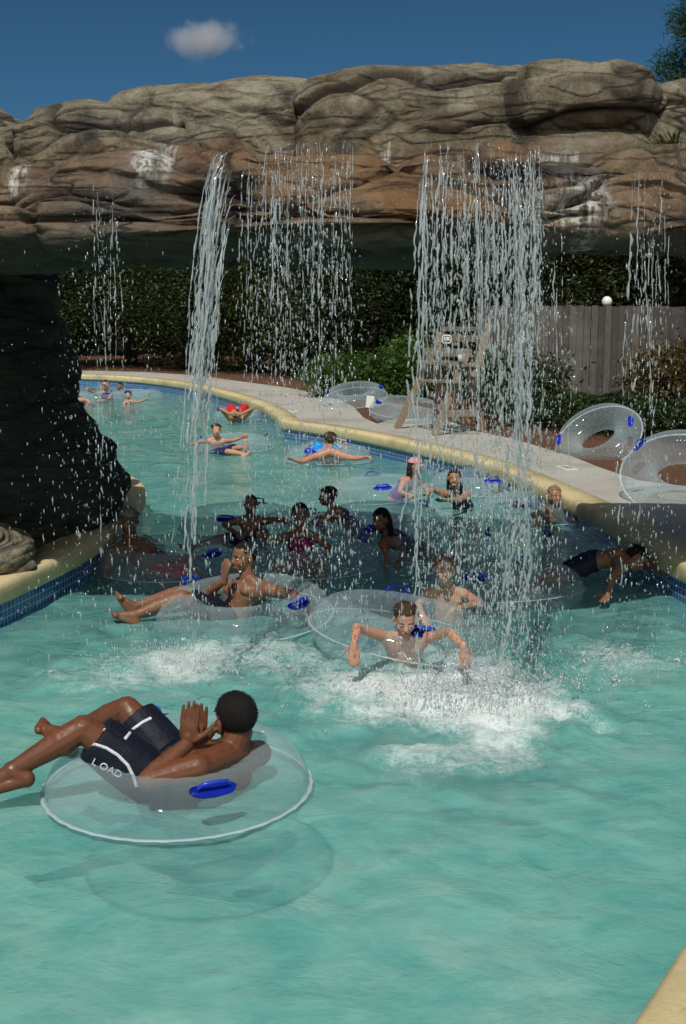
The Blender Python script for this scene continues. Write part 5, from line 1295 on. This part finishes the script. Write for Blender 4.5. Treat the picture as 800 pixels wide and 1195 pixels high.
# --- 9 boy with arms over the tube
person('boy looking down beside the white splash, both arms hanging over his tube',
    dict(head=P(473, 722, 7.62), neck=P(472, 743, 7.72), shL=P(497, 745, 7.66), shR=P(448, 743, 7.66), elL=P(524, 737, 7.45), wrL=P(541, 755, 7.25), elR=P(416, 732, 7.45), wrR=P(413, 752, 7.25),
         pel=P(470, 815, 7.95)), SK_FAIR, H_BROWN, .82, zh=.33, face=(0, -1, -.42), up=(0, -.42, 1), hairstyle='short', wear='trunks', wmat=C_NAVY, vox=.0075,
    hands=dict(L=((.05, -.15, -1), (0, 1, -.1), .12, 1), R=((.02, -.15, -1), (0, 1, -.1), .12, -1)))
# --- 10 pink cap girl
person('girl in a pale pink cap and purple swimsuit beside the smiling girl',
    dict(head=P(485, 544, 14.0), neck=P(481, 557, 14.05), shL=P(490, 563, 14.2), shR=P(470, 564, 13.85), elL=P(497, 570, 14.0), wrL=P(500, 575, 13.8), elR=P(466, 574, 13.7), wrR=P(478, 578, 13.5),
         pel=P(462, 582, 14.1)), SK_FAIR, H_DBROWN, .78, zh=.38, face=(.75, -.6, -.3), hairstyle='cap', wear='swimsuit', wmat=C_PURPLE, vox=.0098, female=True, extra={'cap': C_LPINK})
# --- 11 smiling girl
person('smiling girl with wet dark shoulder length hair leaning over a tube towards the camera',
    dict(head=P(530, 558, 13.4), neck=P(532, 573, 13.5), shL=P(546, 577, 13.45), shR=P(518, 577, 13.5), elL=P(538, 583, 13.2), wrL=P(519, 584, 13.0), elR=P(505, 571, 13.4), wrR=P(499, 576, 13.2),
         pel=P(540, 592, 13.8)), SK_MID, H_DBROWN, .80, zh=.36, face=(-.15, -1, .0), hairstyle='long', wear='swimsuit', wmat=C_NAVY, vox=.0090, female=True, mouth='smile')
# --- 12 blonde girl
person('blonde girl in a green swimsuit with her hands on a tube by the edge',
    dict(head=P(647, 578, 12.45), neck=P(646, 594, 12.55), shL=P(662, 598, 12.55), shR=P(631, 598, 12.55), elL=P(672, 603, 12.4), wrL=P(670, 602, 12.15), elR=P(621, 601, 12.45), wrR=P(627, 605, 12.15),
         pel=P(645, 628, 12.7)), SK_MID, H_BLOND, .76, zh=.30, face=(.3, -.95, -.25), hairstyle='long', wear='swimsuit', wmat=C_GREEN, vox=.0085, female=True,
    hands=dict(L=((.1, -.8, -.4), (0, 0, -1), .25, 1), R=((-.1, -.8, -.4), (0, 0, -1), .25, -1)))
# --- 13 prone swimmer at right
person('dark haired swimmer lying face down across a tube near the right pool edge',
    dict(head=P(742, 652, 9.95), neck=P(733, 652, 10.0), shL=P(733, 648, 10.2), shR=P(724, 662, 9.75), elL=P(760, 660, 10.15), wrL=P(782, 672, 10.0), elR=P(714, 674, 9.6), wrR=P(709, 690, 9.5),
         pel=P(692, 655, 10.1), knL=P(655, 668, 10.3), knR=P(655, 676, 10.0), anL=P(620, 675, 10.3), anR=P(620, 682, 10.1), toL=P(606, 672, 10.3), toR=P(606, 680, 10.1)),
    SK_DK2, H_BLACK, .88, zh=.26, face=(.55, -.45, -.75), up=(.75, .1, .65), hairstyle='short', wear='trunks', wmat=C_BLACK, vox=.009, lips=MAT_LIPD)
# --- 14 man back view
person('man in patterned blue trunks seen from behind with both arms spread',
    dict(head=P(385, 513, 17.1), neck=P(385, 527, 17.05), shL=P(367, 533, 17.0), shR=P(403, 533, 17.0), elL=P(352, 539, 16.8), wrL=P(341, 536, 16.7), elR=P(414, 535, 16.9), wrR=P(424, 534, 16.8),
         pel=P(384, 537, 17.5), hipL=P(378, 533, 17.55), hipR=P(391, 533, 17.55), knL=P(364, 519, 17.8), knR=P(385, 520, 17.9), anL=P(358, 528, 18.1), anR=P(380, 528, 18.2), toL=P(362, 513, 18.2), toR=P(376, 520, 18.3)),
    SK_PINK, H_BROWN, 1.0, zh=.36, face=(0, 1, .05), hairstyle='short', wear='trunks', wmat=C_BLUE, vox=.011)
# --- 15 boy with raised foot
person('boy with short wet hair, one arm out and one foot raised from his tube',
    dict(head=P(252, 502, 18.3), neck=P(252, 511, 18.35), shL=P(262, 515, 18.35), shR=P(242, 515, 18.35), elL=P(272, 514, 18.1), wrL=P(281, 511, 18.0), elR=P(234, 516, 18.2), wrR=P(228, 518, 18.0),
         pel=P(255, 526, 18.4), knL=P(276, 523, 18.1), knR=P(268, 527, 18.0), anL=P(285, 522, 17.9), anR=P(284, 530, 17.9), toL=P(286, 510, 17.9), toR=P(292, 526, 17.9)),
    SK_FAIR, H_BROWN, .82, zh=.34, face=(.15, -1, 0), hairstyle='short', wear='trunks', wmat=C_NAVY, vox=.0095)
# --- 16 red trunks
person('person in red trunks lying back with both hands behind the head, farther up the pool',
    dict(head=P(275, 483, 23.2), neck=P(275, 487, 23.3), shL=P(267, 488, 23.4), shR=P(284, 488, 23.4), elL=P(257, 477, 23.2), wrL=P(268, 483, 23.1), elR=P(294, 477, 23.2), wrR=P(282, 483, 23.1),
         pel=P(276, 483, 23.9), hipL=P(271, 482, 23.9), hipR=P(281, 482, 23.9), knL=P(268, 474, 24.3), knR=P(286, 474, 24.3), anL=P(262, 480, 24.6), anR=P(292, 480, 24.6), toL=P(262, 475, 24.7), toR=P(294, 476, 24.7)),
    SK_MID, H_DBROWN, .95, zh=.22, face=(0, .75, .7), up=(0, -.7, .7), hairstyle='crop', wear='trunks', wmat=C_RED, vox=.012, hands=dict(L=((1, -.1, 0), (0, 1, 0), .3, 1), R=((-1, -.1, 0), (0, 1, 0), .3, 1)))
# --- 17-20 far left
person('woman in sunglasses with dark hair pinned up at the far left of the pool',
    dict(head=P(123, 449, 27.8), neck=P(124, 456, 27.9), shL=P(130, 460, 28.0), shR=P(118, 460, 27.7), elL=P(126, 466, 27.5), wrL=P(118, 468, 27.3), elR=P(111, 460, 27.5), wrR=P(105, 456, 27.3), pel=P(127, 474, 28.0)),
    SK_FAIR, H_DBROWN, .95, face=(-.5, -.85, 0), hairstyle='bun', wear='swimsuit', wmat=C_BLACK, vox=.0125, female=True, glasses=True)
person('dark skinned child in blue just behind the woman in sunglasses',
    dict(head=P(140, 451, 28.9), neck=P(140, 456, 28.9), shL=P(145, 459, 28.9), shR=P(135, 459, 28.9), elL=P(149, 463, 28.7), wrL=P(152, 461, 28.5), elR=P(131, 462, 28.7), wrR=P(129, 458, 28.5), pel=P(141, 470, 29.0)),
    SK_DK2, H_BLACK, .80, face=(-.4, -.9, 0), hairstyle='crop', wear='swimsuit', wmat=C_BLUE, vox=.0125, lips=MAT_LIPD)
person('small brown haired child leaning on a tube at the far left',
    dict(head=P(149, 461, 26.9), neck=P(150, 467, 26.9), shL=P(155, 469, 26.9), shR=P(145, 470, 26.9), elL=P(162, 469, 26.8), wrL=P(168, 467, 26.7), elR=P(144, 474, 26.7), wrR=P(150, 475, 26.6), pel=P(151, 480, 27.0)),
    SK_FAIR, H_BROWN, .72, face=(.3, -.9, -.1), hairstyle='short', wear='swimsuit', wmat=C_NAVY, vox=.0125)
person('swimmer in pink whose arm and side just show past the edge of the dark pillar',
    dict(head=P(88, 456, 26.8), neck=P(88, 464, 26.9), shL=P(95, 467, 26.8), shR=P(81, 468, 26.9), elL=P(101, 467, 26.6), wrL=P(106, 471, 26.4), elR=P(75, 474, 26.7), wrR=P(78, 478, 26.5), pel=P(100, 476, 27.1)),
    SK_FAIR, H_BROWN, .9, face=(.3, -.9, 0), hairstyle='short', wear='swimsuit', wmat=C_LPINK, vox=.0125, female=True)
